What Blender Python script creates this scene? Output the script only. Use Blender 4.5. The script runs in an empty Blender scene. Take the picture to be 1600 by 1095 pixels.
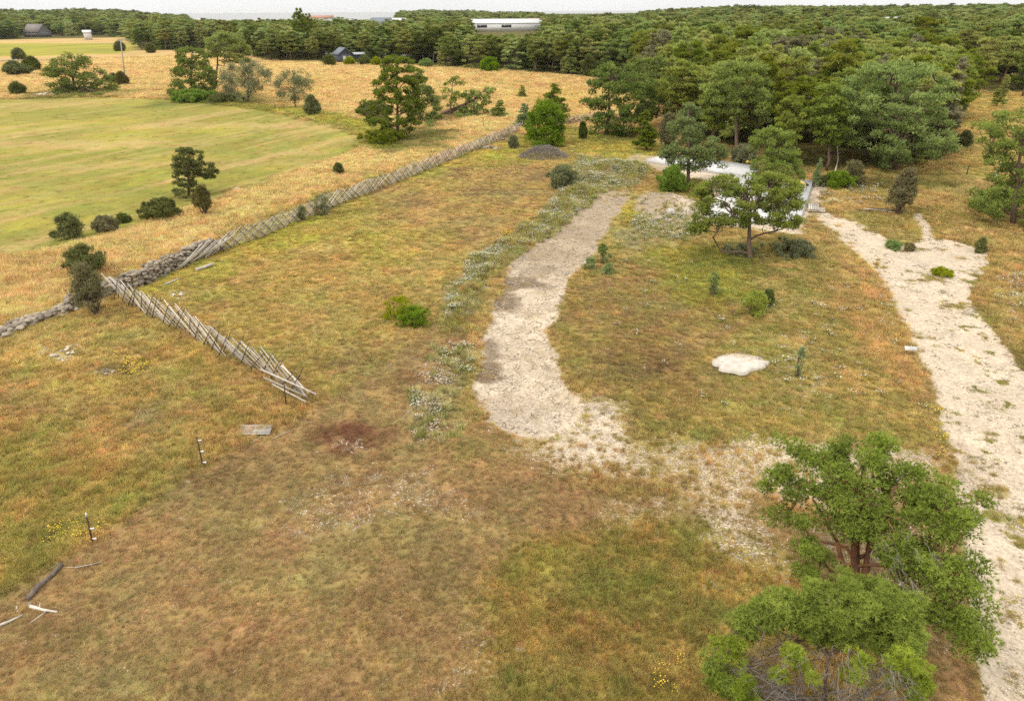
import bpy, bmesh, math, random
import numpy as np
from mathutils import Vector, Matrix

# ------------------------------------------------------------------ camera, sky, sun, exposure
S = bpy.context.scene
COL = S.collection
FPX, CX, CY, CAMH = 1067.0, 800.0, 547.5, 16.0
PITCH, ROLL = math.radians(26.5), math.radians(0.35)
fwd = np.array([0, math.cos(PITCH), -math.sin(PITCH)])
rt0 = np.array([1.0, 0, 0]); up0 = np.cross(rt0, fwd)
RT = rt0*math.cos(ROLL) - up0*math.sin(ROLL)
UP = rt0*math.sin(ROLL) + up0*math.cos(ROLL)
cam_d = bpy.data.cameras.new('camera'); cam = bpy.data.objects.new('camera', cam_d); COL.objects.link(cam)
cam_d.sensor_width = 36.0; cam_d.lens = 36*FPX/1600; cam_d.clip_start = 0.5; cam_d.clip_end = 60000
M = Matrix(((RT[0], UP[0], -fwd[0], 0), (RT[1], UP[1], -fwd[1], 0), (RT[2], UP[2], -fwd[2], CAMH), (0, 0, 0, 1)))
cam.matrix_world = M
S.camera = cam

SUN_EL, SUN_AZ = math.radians(52), math.radians(235)     # azimuth clockwise from +Y: behind and left of the camera
W = bpy.data.worlds.new('World'); S.world = W; W.use_nodes = True
nt = W.node_tree; nt.nodes.clear()
sky = nt.nodes.new('ShaderNodeTexSky'); sky.sky_type = 'NISHITA'; sky.sun_disc = False
sky.sun_elevation = SUN_EL; sky.sun_rotation = SUN_AZ; sky.dust_density = 4; sky.air_density = 1.5
tc = nt.nodes.new('ShaderNodeTexCoord'); sp = nt.nodes.new('ShaderNodeSeparateXYZ')
nt.links.new(tc.outputs['Generated'], sp.inputs[0])
rp = nt.nodes.new('ShaderNodeValToRGB')                   # overcast cloud deck: brighter overhead than at the horizon
rp.color_ramp.elements[0].position = 0.0; rp.color_ramp.elements[0].color = (.51, .51, .505, 1)
rp.color_ramp.elements[1].position = 0.9; rp.color_ramp.elements[1].color = (1, .99, .97, 1)
nt.links.new(sp.outputs['Z'], rp.inputs[0])
nz = nt.nodes.new('ShaderNodeTexNoise'); nz.inputs['Scale'].default_value = 3.0; nz.inputs['Detail'].default_value = 4
nt.links.new(tc.outputs['Generated'], nz.inputs['Vector'])
mr = nt.nodes.new('ShaderNodeMapRange'); mr.inputs['From Min'].default_value = .3; mr.inputs['From Max'].default_value = .7
mr.inputs['To Min'].default_value = 16.0; mr.inputs['To Max'].default_value = 18.0
nt.links.new(nz.outputs[0], mr.inputs['Value'])
sc_ = nt.nodes.new('ShaderNodeVectorMath'); sc_.operation = 'SCALE'
nt.links.new(rp.outputs[0], sc_.inputs[0]); nt.links.new(mr.outputs[0], sc_.inputs['Scale'])
mx = nt.nodes.new('ShaderNodeMix'); mx.data_type = 'RGBA'; mx.inputs[0].default_value = 0.9
nt.links.new(sky.outputs[0], mx.inputs[6]); nt.links.new(sc_.outputs[0], mx.inputs[7])
bg = nt.nodes.new('ShaderNodeBackground'); bg.inputs['Strength'].default_value = 0.12
wo = nt.nodes.new('ShaderNodeOutputWorld')
nt.links.new(mx.outputs[2], bg.inputs['Color']); nt.links.new(bg.outputs[0], wo.inputs['Surface'])

sd = bpy.data.lights.new('sun', 'SUN'); sd.energy = 1.8; sd.angle = math.radians(10); sd.color = (1, .95, .87)
sun = bpy.data.objects.new('sun', sd); COL.objects.link(sun)
sv = Vector((math.sin(SUN_AZ)*math.cos(SUN_EL), math.cos(SUN_AZ)*math.cos(SUN_EL), math.sin(SUN_EL)))
sun.rotation_euler = (sv).to_track_quat('Z', 'Y').to_euler()
S.view_settings.view_transform = 'Standard'; S.view_settings.look = 'None'
S.view_settings.exposure = 0.0; S.view_settings.gamma = 1
S.cycles.max_bounces = 5; S.cycles.diffuse_bounces = 3; S.cycles.transmission_bounces = 3
S.cycles.transparent_max_bounces = 4; S.cycles.volume_bounces = 0; S.cycles.use_denoising = False
GAIN = 1.42        # how much brighter an open horizontal surface renders than its albedo

rng = np.random.default_rng(7)
random.seed(7)

# ------------------------------------------------------------------ helpers: numbers
def lin(c):
    c = np.asarray(c, float)/255.0
    return np.where(c <= .04045, c/12.92, ((c+.055)/1.055)**2.4)
def alb(r, g, b, k=1.0):
    return np.clip(lin((r, g, b))/GAIN*k, 0, .9)
def vnoise(x, y, seed=0):
    xi = np.floor(x).astype(np.int64); yi = np.floor(y).astype(np.int64)
    fx = x-xi; fy = y-yi
    fx = fx*fx*(3-2*fx); fy = fy*fy*(3-2*fy)
    def h(a, b):
        n = (a*374761393 + b*668265263 + seed*974634777) & 0xFFFFFFFF
        n = ((n ^ (n >> 13))*1274126177) & 0xFFFFFFFF
        return ((n ^ (n >> 16)) & 0xFFFF)/65535.0
    a = h(xi, yi); b = h(xi+1, yi); c = h(xi, yi+1); d = h(xi+1, yi+1)
    return (a*(1-fx)+b*fx)*(1-fy)+(c*(1-fx)+d*fx)*fy
def fbm(x, y, scale, seed=0, oct=4, gain=.55):
    s = 0; a = 1; t = 0
    for o in range(oct):
        s = s+a*vnoise(x*scale*(2**o)+17.3*o, y*scale*(2**o)-9.1*o, seed+o); t += a; a *= gain
    return s/t
def sstep(a, b, x):
    t = np.clip((x-a)/(b-a), 0, 1); return t*t*(3-2*t)
def sdist(poly, x, y):
    """signed distance, negative inside; far points get a large value"""
    poly = np.asarray(poly, float); out = np.full(x.shape, 1e3)
    mn = poly.min(0)-8; mxx = poly.max(0)+8
    sel = (x > mn[0]) & (x < mxx[0]) & (y > mn[1]) & (y < mxx[1])
    if not sel.any(): return out
    X = x[sel]; Y = y[sel]; d = np.full(X.shape, 1e9); ins = np.zeros(X.shape, bool)
    for i in range(len(poly)):
        a = poly[i]; b = poly[(i+1) % len(poly)]; e = b-a
        t = np.clip(((X-a[0])*e[0]+(Y-a[1])*e[1])/(e@e+1e-12), 0, 1)
        d = np.minimum(d, (X-a[0]-t*e[0])**2+(Y-a[1]-t*e[1])**2)
        c = ((a[1] > Y) != (b[1] > Y)) & (X < (b[0]-a[0])*(Y-a[1])/((b[1]-a[1])+1e-12)+a[0])
        ins ^= c
    d = np.sqrt(d); out[sel] = np.where(ins, -d, d)
    return out
def ray(px, py):
    return fwd + RT*(px-CX)/FPX + UP*(CY-py)/FPX
def P(px, py, z=0.0):
    """a place on the ground, measured from the photograph"""
    d = ray(px, py); t = (z-CAMH)/d[2]
    return np.array([d[0]*t, d[1]*t, z])
def HT(px, pb, pt, z=0.0):
    b = P(px, pb, z); d = ray(px, pt)
    t = math.hypot(b[0], b[1])/math.hypot(d[0], d[1])
    return CAMH+t*d[2]-z
def PX(x, y, z=0.0):
    dx, dy, dz = x, y, z-CAMH
    w = dx*fwd[0]+dy*fwd[1]+dz*fwd[2]
    w = np.where(w < .1, .1, w)
    return CX+FPX*(dx*RT[0]+dy*RT[1]+dz*RT[2])/w, CY-FPX*(dx*UP[0]+dy*UP[1]+dz*UP[2])/w
def PP(lst): return [P(a, b)[:2] for a, b in lst]

# ------------------------------------------------------------------ helpers: objects
def mesh_obj(name, v, tris=None, quads=None, mats=(), attrs=None, parent=None, smooth=False, midx=None, link=True):
    v = np.asarray(v, np.float32); nt_ = 0 if tris is None else len(tris); nq = 0 if quads is None else len(quads)
    me = bpy.data.meshes.new(name); me.vertices.add(len(v)); me.vertices.foreach_set('co', v.ravel())
    loops = []
    if nt_: loops.append(np.asarray(tris, np.int32).ravel())
    if nq: loops.append(np.asarray(quads, np.int32).ravel())
    loops = np.concatenate(loops); me.loops.add(len(loops)); me.loops.foreach_set('vertex_index', loops)
    st = np.concatenate([np.arange(nt_)*3, nt_*3+np.arange(nq)*4]).astype(np.int32)
    me.polygons.add(nt_+nq); me.polygons.foreach_set('loop_start', st)
    me.polygons.foreach_set('loop_total', np.concatenate([np.full(nt_, 3), np.full(nq, 4)]).astype(np.int32))
    for m in mats: me.materials.append(m)
    if midx is not None: me.polygons.foreach_set('material_index', np.asarray(midx, np.int32))
    me.update(calc_edges=True)
    if smooth: me.polygons.foreach_set('use_smooth', np.ones(nt_+nq, bool))
    for k, a in (attrs or {}).items():
        a = np.asarray(a, np.float32)
        if a.ndim == 1:
            at = me.attributes.new(k, 'FLOAT', 'POINT'); at.data.foreach_set('value', a)
        else:
            at = me.attributes.new(k, 'FLOAT_COLOR', 'POINT')
            at.data.foreach_set('color', np.concatenate([a, np.ones((len(a), 1), np.float32)], 1).ravel())
    o = bpy.data.objects.new(name, me)
    if link: COL.objects.link(o)
    if parent is not None: o.parent = parent
    return o
def tag(o, label=None, cat=None, group=None, kind=None):
    if label: o['label'] = label
    if cat: o['category'] = cat
    if group: o['group'] = group
    if kind: o['kind'] = kind
    return o
def empty(name, loc, label, cat, group=None, rz=0.0, sc=1.0):
    o = bpy.data.objects.new(name, None); COL.objects.link(o); o.empty_display_size = .3
    o.location = loc; o.rotation_euler = (0, 0, rz); o.scale = (sc, sc, sc) if np.isscalar(sc) else sc
    return tag(o, label, cat, group)
class MB:
    """collects shapes into one mesh"""
    def __init__(s): s.v = []; s.t = []; s.q = []; s.n = 0; s.r = []
    def add(s, v, t=None, q=None, r=None):
        v = np.asarray(v, float)
        if t is not None and len(t): s.t.append(np.asarray(t)+s.n)
        if q is not None and len(q): s.q.append(np.asarray(q)+s.n)
        s.v.append(v); s.n += len(v); s.r.append(np.full(len(v), random.random() if r is None else r) if np.ndim(r) == 0 else r)
    def box(s, c, d, rz=0.0, taper=1.0, r=None, R=None):
        h = np.array(d)/2.0; v = np.array([[x*h[0], y*h[1], z*h[2]] for z in (-1, 1) for y in (-1, 1) for x in (-1, 1)])
        v[4:, :2] *= taper
        if R is not None: v = v@np.asarray(R).T
        elif rz: 
            c_, s_ = math.cos(rz), math.sin(rz); v = v@np.array([[c_, s_, 0], [-s_, c_, 0], [0, 0, 1]])
        s.add(v+np.array(c), q=[[0, 2, 3, 1], [4, 5, 7, 6], [0, 1, 5, 4], [2, 6, 7, 3], [0, 4, 6, 2], [1, 3, 7, 5]], r=r)
    def tube(s, pts, rad, n=6, r=None, cap=True):
        pts = np.asarray(pts, float); rad = np.broadcast_to(np.asarray(rad, float), (len(pts),))
        tg = np.gradient(pts, axis=0); tg /= np.linalg.norm(tg, axis=1)[:, None]+1e-9
        ref = np.array([0, 0, 1.0]) if abs(tg[0][2]) < .9 else np.array([1.0, 0, 0])
        a = np.cross(tg, ref); a /= np.linalg.norm(a, axis=1)[:, None]+1e-9; b = np.cross(tg, a)
        th = np.arange(n)*2*math.pi/n
        v = pts[:, None]+rad[:, None, None]*(a[:, None]*np.cos(th)[None, :, None]+b[:, None]*np.sin(th)[None, :, None])
        v = v.reshape(-1, 3); q = []
        for i in range(len(pts)-1):
            for j in range(n): q.append([i*n+j, i*n+(j+1) % n, (i+1)*n+(j+1) % n, (i+1)*n+j])
        t = []
        if cap:
            v = np.concatenate([v, pts[:1], pts[-1:]]); e = len(pts)*n
            for j in range(n):
                t.append([e, (j+1) % n, j]); t.append([e+1, (len(pts)-1)*n+j, (len(pts)-1)*n+(j+1) % n])
        s.add(v, t=t, q=q, r=r)
    def build(s, name, mat, parent=None, smooth=False, link=True):
        return mesh_obj(name, np.concatenate(s.v), np.concatenate(s.t) if s.t else None, np.concatenate(s.q) if s.q else None,
                        [mat], {'rnd': np.concatenate(s.r)}, parent, smooth, link=link)

# ------------------------------------------------------------------ helpers: materials
def new_mat(name):
    m = bpy.data.materials.new(name); m.use_nodes = True; m.node_tree.nodes.clear(); return m, m.node_tree
def N(t, typ, **kw):
    n = t.nodes.new(typ)
    for k, v in kw.items(): setattr(n, k, v)
    return n
def mixc(t, a, b, f, mode='MIX'):
    n = N(t, 'ShaderNodeMix', data_type='RGBA', blend_type=mode)
    for s, v in ((6, a), (7, b), (0, f)):
        if hasattr(v, 'links'): t.links.new(v, n.inputs[s])
        else: n.inputs[s].default_value = v if s == 0 else (*v[:3], 1)
    return n.outputs[2]
def rng_(t, v, a, b, c, d):
    n = N(t, 'ShaderNodeMapRange'); t.links.new(v, n.inputs[0])
    for i, x in enumerate((a, b, c, d)): n.inputs[i+1].default_value = x
    return n.outputs[0]
def attr(t, name, kind='GEOMETRY', out='Fac'):
    n = N(t, 'ShaderNodeAttribute', attribute_name=name, attribute_type=kind); return n.outputs[out]
def noise(t, scale, detail=4, rough=.55, vec=None, out=0):
    n = N(t, 'ShaderNodeTexNoise'); n.inputs['Scale'].default_value = scale; n.inputs['Detail'].default_value = detail
    n.inputs['Roughness'].default_value = rough
    if vec is not None: t.links.new(vec, n.inputs['Vector'])
    return n.outputs[out]
def wpos(t): return N(t, 'ShaderNodeNewGeometry').outputs['Position']
def math_(t, op, a, b=0.0):
    n = N(t, 'ShaderNodeMath', operation=op)
    for i, v in enumerate((a, b)):
        if hasattr(v, 'links'): t.links.new(v, n.inputs[i])
        else: n.inputs[i].default_value = v
    return n.outputs[0]
def finish(t, col, rough=.9, bump=None, bstr=.5, bdist=.02, spec=.2, transl=0.0, metal=0.0):
    p = N(t, 'ShaderNodeBsdfPrincipled'); p.inputs['Roughness'].default_value = rough
    p.inputs['Specular IOR Level'].default_value = spec; p.inputs['Metallic'].default_value = metal
    if hasattr(col, 'links'): t.links.new(col, p.inputs['Base Color'])
    else: p.inputs['Base Color'].default_value = (*col[:3], 1)
    if bump is not None:
        b = N(t, 'ShaderNodeBump'); b.inputs['Strength'].default_value = bstr; b.inputs['Distance'].default_value = bdist
        t.links.new(bump, b.inputs['Height']); t.links.new(b.outputs[0], p.inputs['Normal'])
    out = N(t, 'ShaderNodeOutputMaterial'); sh = p.outputs[0]
    if transl:
        tr = N(t, 'ShaderNodeBsdfTranslucent')
        if hasattr(col, 'links'): t.links.new(col, tr.inputs[0])
        else: tr.inputs[0].default_value = (*col[:3], 1)
        m = N(t, 'ShaderNodeMixShader'); m.inputs[0].default_value = transl
        t.links.new(p.outputs[0], m.inputs[1]); t.links.new(tr.outputs[0], m.inputs[2]); sh = m.outputs[0]
    t.links.new(sh, out.inputs['Surface'])
def simple(name, c1, c2=None, scale=6, rough=.85, bstr=.3, bdist=.01, spec=.2, useattr=True, var=.25, stretch=None, metal=0.0):
    """two-tone worn surface with a random tone per piece"""
    m, t = new_mat(name); c2 = c2 if c2 is not None else tuple(np.array(c1)*.6)
    tc = N(t, 'ShaderNodeTexCoord').outputs['Object']
    if stretch:
        mp = N(t, 'ShaderNodeMapping'); mp.inputs['Scale'].default_value = stretch; t.links.new(tc, mp.inputs[0]); tc = mp.outputs[0]
    n = noise(t, scale, 6, .65, tc)
    col = mixc(t, c2, c1, rng_(t, n, .35, .65, 0, 1))
    if useattr:
        f = rng_(t, attr(t, 'rnd'), 0, 1, 1-var, 1+var)
        cm = N(t, 'ShaderNodeCombineColor')
        for i in range(3): t.links.new(f, cm.inputs[i])
        col = mixc(t, col, cm.outputs[0], 1.0, 'MULTIPLY')
    finish(t, col, rough, n, bstr, bdist, spec, metal=metal); return m
def foliage(name, dark, mid, light, transl=.3, hue=.35, inst_attr=None):
    m, t = new_mat(name)
    r = attr(t, 'rnd'); cr = N(t, 'ShaderNodeValToRGB'); e = cr.color_ramp.elements
    e[0].position = 0; e[0].color = (*dark, 1); e[1].position = 1; e[1].color = (*light, 1)
    k = e.new(.55); k.color = (*mid, 1)
    t.links.new(r, cr.inputs[0])
    oi = N(t, 'ShaderNodeObjectInfo').outputs['Random']
    hs = N(t, 'ShaderNodeHueSaturation'); t.links.new(cr.outputs[0], hs.inputs['Color'])
    t.links.new(rng_(t, oi, 0, 1, .5-.05*hue, .5+.05*hue), hs.inputs['Hue'])
    w = N(t, 'ShaderNodeTexWhiteNoise', noise_dimensions='1D'); t.links.new(oi, w.inputs['W'])
    t.links.new(rng_(t, w.outputs[0], 0, 1, 1-hue, 1+hue*.7), hs.inputs['Value'])
    t.links.new(rng_(t, w.outputs[0], 0, 1, 1.1, .8), hs.inputs['Saturation'])
    finish(t, hs.outputs[0], .75, spec=.15, transl=transl); return m
def scatter(name, pts, scl, rot, idx, protos, attrs=None, label=None):
    """uncountable cover: one object, geometry nodes put a clump at every point"""
    n = len(pts); me = bpy.data.meshes.new(name); me.vertices.add(n); me.vertices.foreach_set('co', np.asarray(pts, np.float32).ravel())
    def fa(k, typ, a):
        at = me.attributes.new(k, typ, 'POINT')
        at.data.foreach_set({'FLOAT': 'value', 'INT': 'value', 'FLOAT_VECTOR': 'vector', 'FLOAT_COLOR': 'color'}[typ], np.ascontiguousarray(a).ravel())
    fa('scl', 'FLOAT_VECTOR', np.asarray(scl, np.float32)); fa('rot', 'FLOAT_VECTOR', np.asarray(rot, np.float32))
    fa('idx', 'INT', np.asarray(idx, np.int32))
    for k, a in (attrs or {}).items():
        fa(k, 'FLOAT_COLOR', np.concatenate([a, np.ones((n, 1))], 1).astype(np.float32))
    me.update(); o = bpy.data.objects.new(name, me); COL.objects.link(o)
    pc = bpy.data.collections.new(name+'_shapes')
    for p in protos: pc.objects.link(p)
    g = bpy.data.node_groups.new(name+'_nodes', 'GeometryNodeTree')
    g.interface.new_socket('Geometry', in_out='INPUT', socket_type='NodeSocketGeometry')
    g.interface.new_socket('Geometry', in_out='OUTPUT', socket_type='NodeSocketGeometry')
    gi = g.nodes.new('NodeGroupInput'); go = g.nodes.new('NodeGroupOutput'); ip = g.nodes.new('GeometryNodeInstanceOnPoints')
    ci = g.nodes.new('GeometryNodeCollectionInfo'); ci.inputs['Collection'].default_value = pc
    ci.inputs['Separate Children'].default_value = True; ci.inputs['Reset Children'].default_value = True
    def na(k, typ):
        a = g.nodes.new('GeometryNodeInputNamedAttribute'); a.data_type = typ; a.inputs['Name'].default_value = k; return a.outputs['Attribute']
    g.links.new(gi.outputs[0], ip.inputs['Points']); g.links.new(ci.outputs[0], ip.inputs['Instance'])
    ip.inputs['Pick Instance'].default_value = True
    g.links.new(na('idx', 'INT'), ip.inputs['Instance Index']); g.links.new(na('scl', 'FLOAT_VECTOR'), ip.inputs['Scale'])
    g.links.new(na('rot', 'FLOAT_VECTOR'), ip.inputs['Rotation']); g.links.new(ip.outputs[0], go.inputs[0])
    md = o.modifiers.new('scatter', 'NODES'); md.node_group = g
    return tag(o, label, name.replace('_', ' ').split()[-1], kind='stuff')

# ------------------------------------------------------------------ terrain
MOUNDS = [(685, 580, .95, .55), (672, 637, .8, .5), (655, 652, .7, .4), (680, 672, .8, .45), (718, 482, 1.0, .45), (700, 492, .8, .3), (745, 412, 1.1, .5), (760, 430, .9, .4),
          (790, 385, 1.2, .5), (820, 362, 1.3, .5), (850, 345, 1.4, .5), (880, 325, 1.6, .6), (905, 305, 1.8, .7), (925, 285, 2.2, .7), (950, 268, 2.6, .6), (878, 275, 1.7, .8),
          (720, 700, .8, .25), (1030, 318, 3.2, .7), (1060, 325, 2.6, .5), (990, 265, 2.5, .5), (1150, 568, 1.3, .28), (1175, 568, 1.1, .25), (725, 455, .9, .3), (960, 345, 1.0, .2)]
MW = [(P(a, b)[0], P(a, b)[1], r, h) for a, b, r, h in MOUNDS]
ROAD = PP([(936, 308), (980, 308), (966, 335), (925, 395), (888, 430), (864, 480), (856, 520), (866, 560), (888, 606), (912, 632), (905, 655), (885, 672), (850, 680), (812, 678), (772, 662), (738, 620), (740, 585), (752, 560), (768, 500), (776, 470), (796, 420), (845, 375), (898, 335)])
DRIVE = PP([(1264, 330), (1282, 350), (1312, 374), (1345, 402), (1378, 438), (1402, 485), (1432, 545), (1462, 620), (1476, 680), (1488, 720), (1500, 850), (1515, 950), (1535, 1095), (1545, 1200), (2300, 1200), (1900, 780), (1700, 660), (1610, 590), (1570, 545), (1530, 500), (1518, 470), (1524, 440), (1544, 414), (1544, 396), (1514, 381), (1475, 372), (1436, 374), (1418, 382), (1398, 378), (1375, 364), (1345, 349), (1300, 332)])
NECK = PP([(1424, 332), (1440, 332), (1452, 352), (1462, 376), (1445, 380), (1442, 358)])
SLABR = PP([(1075, 345), (1240, 365), (1285, 288), (1180, 280), (1060, 245), (1000, 243), (1010, 262), (1120, 285)])
def hgt(x, y):
    x = np.asarray(x, float); y = np.asarray(y, float); r = np.hypot(x, y)
    near = np.clip(1-(r-60)/200, 0, 1)
    z = (fbm(x, y, .09, 3, 3)-.5)*.5*near+(fbm(x, y, .6, 5, 3)-.5)*.13*near
    for a, b, rr, h in MW:
        d2 = ((x-a)**2+(y-b)**2)/rr**2
        z = z+h*np.exp(-d2*1.6)*(.75+.5*vnoise(x*2.2, y*2.2, 9))*(d2 < 6)
    for poly, dp in ((ROAD, .14), (DRIVE, .05)):
        d = sdist(poly, x, y)
        z = z-dp*sstep(.25, -.35, d)
    az = x/np.maximum(y, 1)
    hill = sstep(.12, .3, az)*6.5*sstep(300, 900, r)+sstep(-.44, -.52, az)*9*sstep(600, 1400, r)
    hill = hill+sstep(-.02, -.06, az)*sstep(-.19, -.15, az)*4*sstep(900, 1300, r)
    z = z+hill*np.where(az > .2, 1, np.clip(1-(r-1800)/300, 0, 1))
    z = z-9*sstep(1900, 2200, r)*(1-sstep(.18, .3, az))-9*sstep(880, 930, r)*sstep(-.425, -.41, az)*sstep(-.150, -.162, az)
    return z
def zh(x, y): return float(hgt(np.array([x]), np.array([y]))[0])
def G(px, py):
    """ground point under a photo pixel, terrain height included"""
    p = P(px, py)
    for _ in range(3): p = P(px, py, zh(p[0], p[1]))
    return p
def graded(lo, hi, fine_lo, fine_hi, st, gr):
    a = list(np.arange(fine_lo, fine_hi, st)); s = st; x = fine_hi
    while x < hi: a.append(x); s *= gr; x += s
    a.append(hi); s = st; x = fine_lo-st
    while x > lo: a.insert(0, x); s *= gr; x -= s
    a.insert(0, lo); return np.array(a)

# colour fields of the ground, as measured places
C = dict(straw=alb(220, 184, 120), tan=alb(196, 168, 102), orange=alb(198, 160, 104), gold=alb(198, 168, 92), green=alb(148, 146, 70),
         lime=alb(186, 176, 70), mown=alb(150, 148, 62), mown2=alb(164, 156, 74), hay=alb(206, 176, 114), thatch=alb(168, 140, 92), thatch2=alb(144, 120, 76),
         earth=alb(122, 98, 70), red=alb(122, 74, 60), moss=alb(120, 122, 55), olive=alb(160, 146, 72), gravel=alb(236, 216, 188), dirt=alb(178, 156, 126), wet=alb(128, 108, 86),
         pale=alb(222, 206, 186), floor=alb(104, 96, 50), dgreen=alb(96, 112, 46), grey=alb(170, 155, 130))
# region: polygon, base, other, third, height of grass, edge softness, patch size
REG = [
 ([(-900, 62), (0, 63), (60, 61), (205, 59), (215, 80), (335, 77), (420, 97), (640, 103), (780, 111), (930, 122), (1010, 150), (1060, 220), (990, 235), (800, 215), (420, 350), (170, 440), (0, 520), (-900, 700)], 'straw', 'hay', 'orange', .45, 2, 8),
 ([(-300, 68), (205, 68), (212, 76), (190, 84), (60, 88), (-300, 92)], 'lime', 'mown', 'lime', .08, 3, 20),
 ([(220, 170), (330, 155), (470, 170), (590, 190), (640, 230), (590, 235), (520, 195), (400, 172), (300, 165)], 'lime', 'green', 'olive', .35, 1.2, 3),
 ([(-900, 150), (0, 156), (150, 152), (280, 156), (410, 172), (545, 202), (572, 215), (545, 240), (480, 264), (350, 306), (240, 340), (110, 380), (0, 402), (-900, 600)], 'mown', 'mown2', 'lime', .03, 1.0, 12),
 ([(178, 455), (400, 352), (560, 290), (810, 210), (905, 200), (960, 245), (940, 300), (850, 360), (770, 430), (735, 520), (720, 560), (640, 600), (500, 612), (330, 540)], 'tan', 'gold', 'olive', .13, 1.0, 2.2),
 ([(178, 455), (400, 352), (560, 290), (810, 210), (900, 215), (860, 250), (700, 280), (560, 340), (380, 430), (300, 470)], 'lime', 'gold', 'olive', .13, 2.5, 3),
 ([(560, 300), (700, 265), (850, 255), (905, 280), (860, 330), (800, 370), (770, 395), (690, 360), (620, 340)], 'thatch', 'gold', 'tan', .07, 2.5, 3),
 ([(0, 530), (130, 480), (180, 470), (330, 550), (480, 640), (400, 690), (310, 720), (140, 850), (0, 930), (-700, 1300), (-600, 700)], 'tan', 'gold', 'olive', .22, .5, 1.6),
 ([(-120, 640), (60, 680), (230, 720), (300, 730), (140, 850), (0, 930), (-200, 1100)], 'gold', 'olive', 'green', .25, 1.2, 1.2),
 ([(0, 932), (140, 853), (310, 725), (470, 650), (560, 600), (690, 500), (735, 530), (730, 640), (800, 690), (900, 760), (1250, 820), (1480, 740), (1560, 1200), (700, 1500), (-700, 1400), (-200, 1120)], 'thatch', 'thatch2', 'tan', .05, .35, 1.3),
 ([(760, 930), (820, 850), (900, 830), (1000, 800), (1120, 830), (1230, 880), (1400, 1000), (1500, 1180), (760, 1300)], 'gold', 'olive', 'green', .17, 1.0, 1.0),
 ([(940, 310), (1080, 270), (1260, 370), (1370, 420), (1420, 540), (1470, 680), (1440, 720), (1200, 700), (1000, 700), (940, 650), (880, 590), (858, 520), (870, 450), (920, 400)], 'tan', 'olive', 'green', .16, .5, 1.5),
 ([(960, 400), (1100, 420), (1170, 500), (1120, 620), (1000, 640), (900, 590), (862, 520), (880, 450)], 'thatch', 'olive', 'gold', .10, 1.5, 1.2),
 ([(1010, 390), (1120, 380), (1190, 420), (1130, 490), (1060, 470)], 'lime', 'green', 'olive', .2, 1.2, 1.2),
 ([(1230, 380), (1330, 385), (1385, 440), (1425, 560), (1460, 660), (1400, 610), (1340, 520), (1290, 440)], 'orange', 'tan', 'gold', .3, 1.0, 1.6),
 ([(1280, 280), (1480, 250), (1700, 300), (1900, 500), (1720, 680), (1570, 545), (1520, 480), (1540, 400), (1470, 372), (1300, 335)], 'tan', 'olive', 'orange', .28, .8, 2.0),
 ([(1490, 145), (1700, 150), (1700, 330), (1500, 260), (1480, 200)], 'gold', 'tan', 'olive', .3, 2, 5),
 ([(880, 200), (1000, 215), (1060, 240), (1000, 260), (900, 240)], 'lime', 'green', 'gold', .25, 1.5, 3),
 ([(900, 245), (1020, 255), (1000, 285), (940, 305), (860, 370), (770, 430), (725, 520), (690, 520), (760, 400), (850, 335), (905, 285)], 'olive', 'green', 'grey', .42, .6, 1.0),
 ([(1270, 330), (1380, 380), (1410, 480), (1480, 700), (1500, 950), (1545, 1200), (2300, 1200), (1700, 660), (1570, 545), (1520, 470), (1540, 400), (1470, 372), (1372, 372), (1300, 336)], 'olive', 'green', 'tan', .07, .3, 1.5),
]
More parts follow.
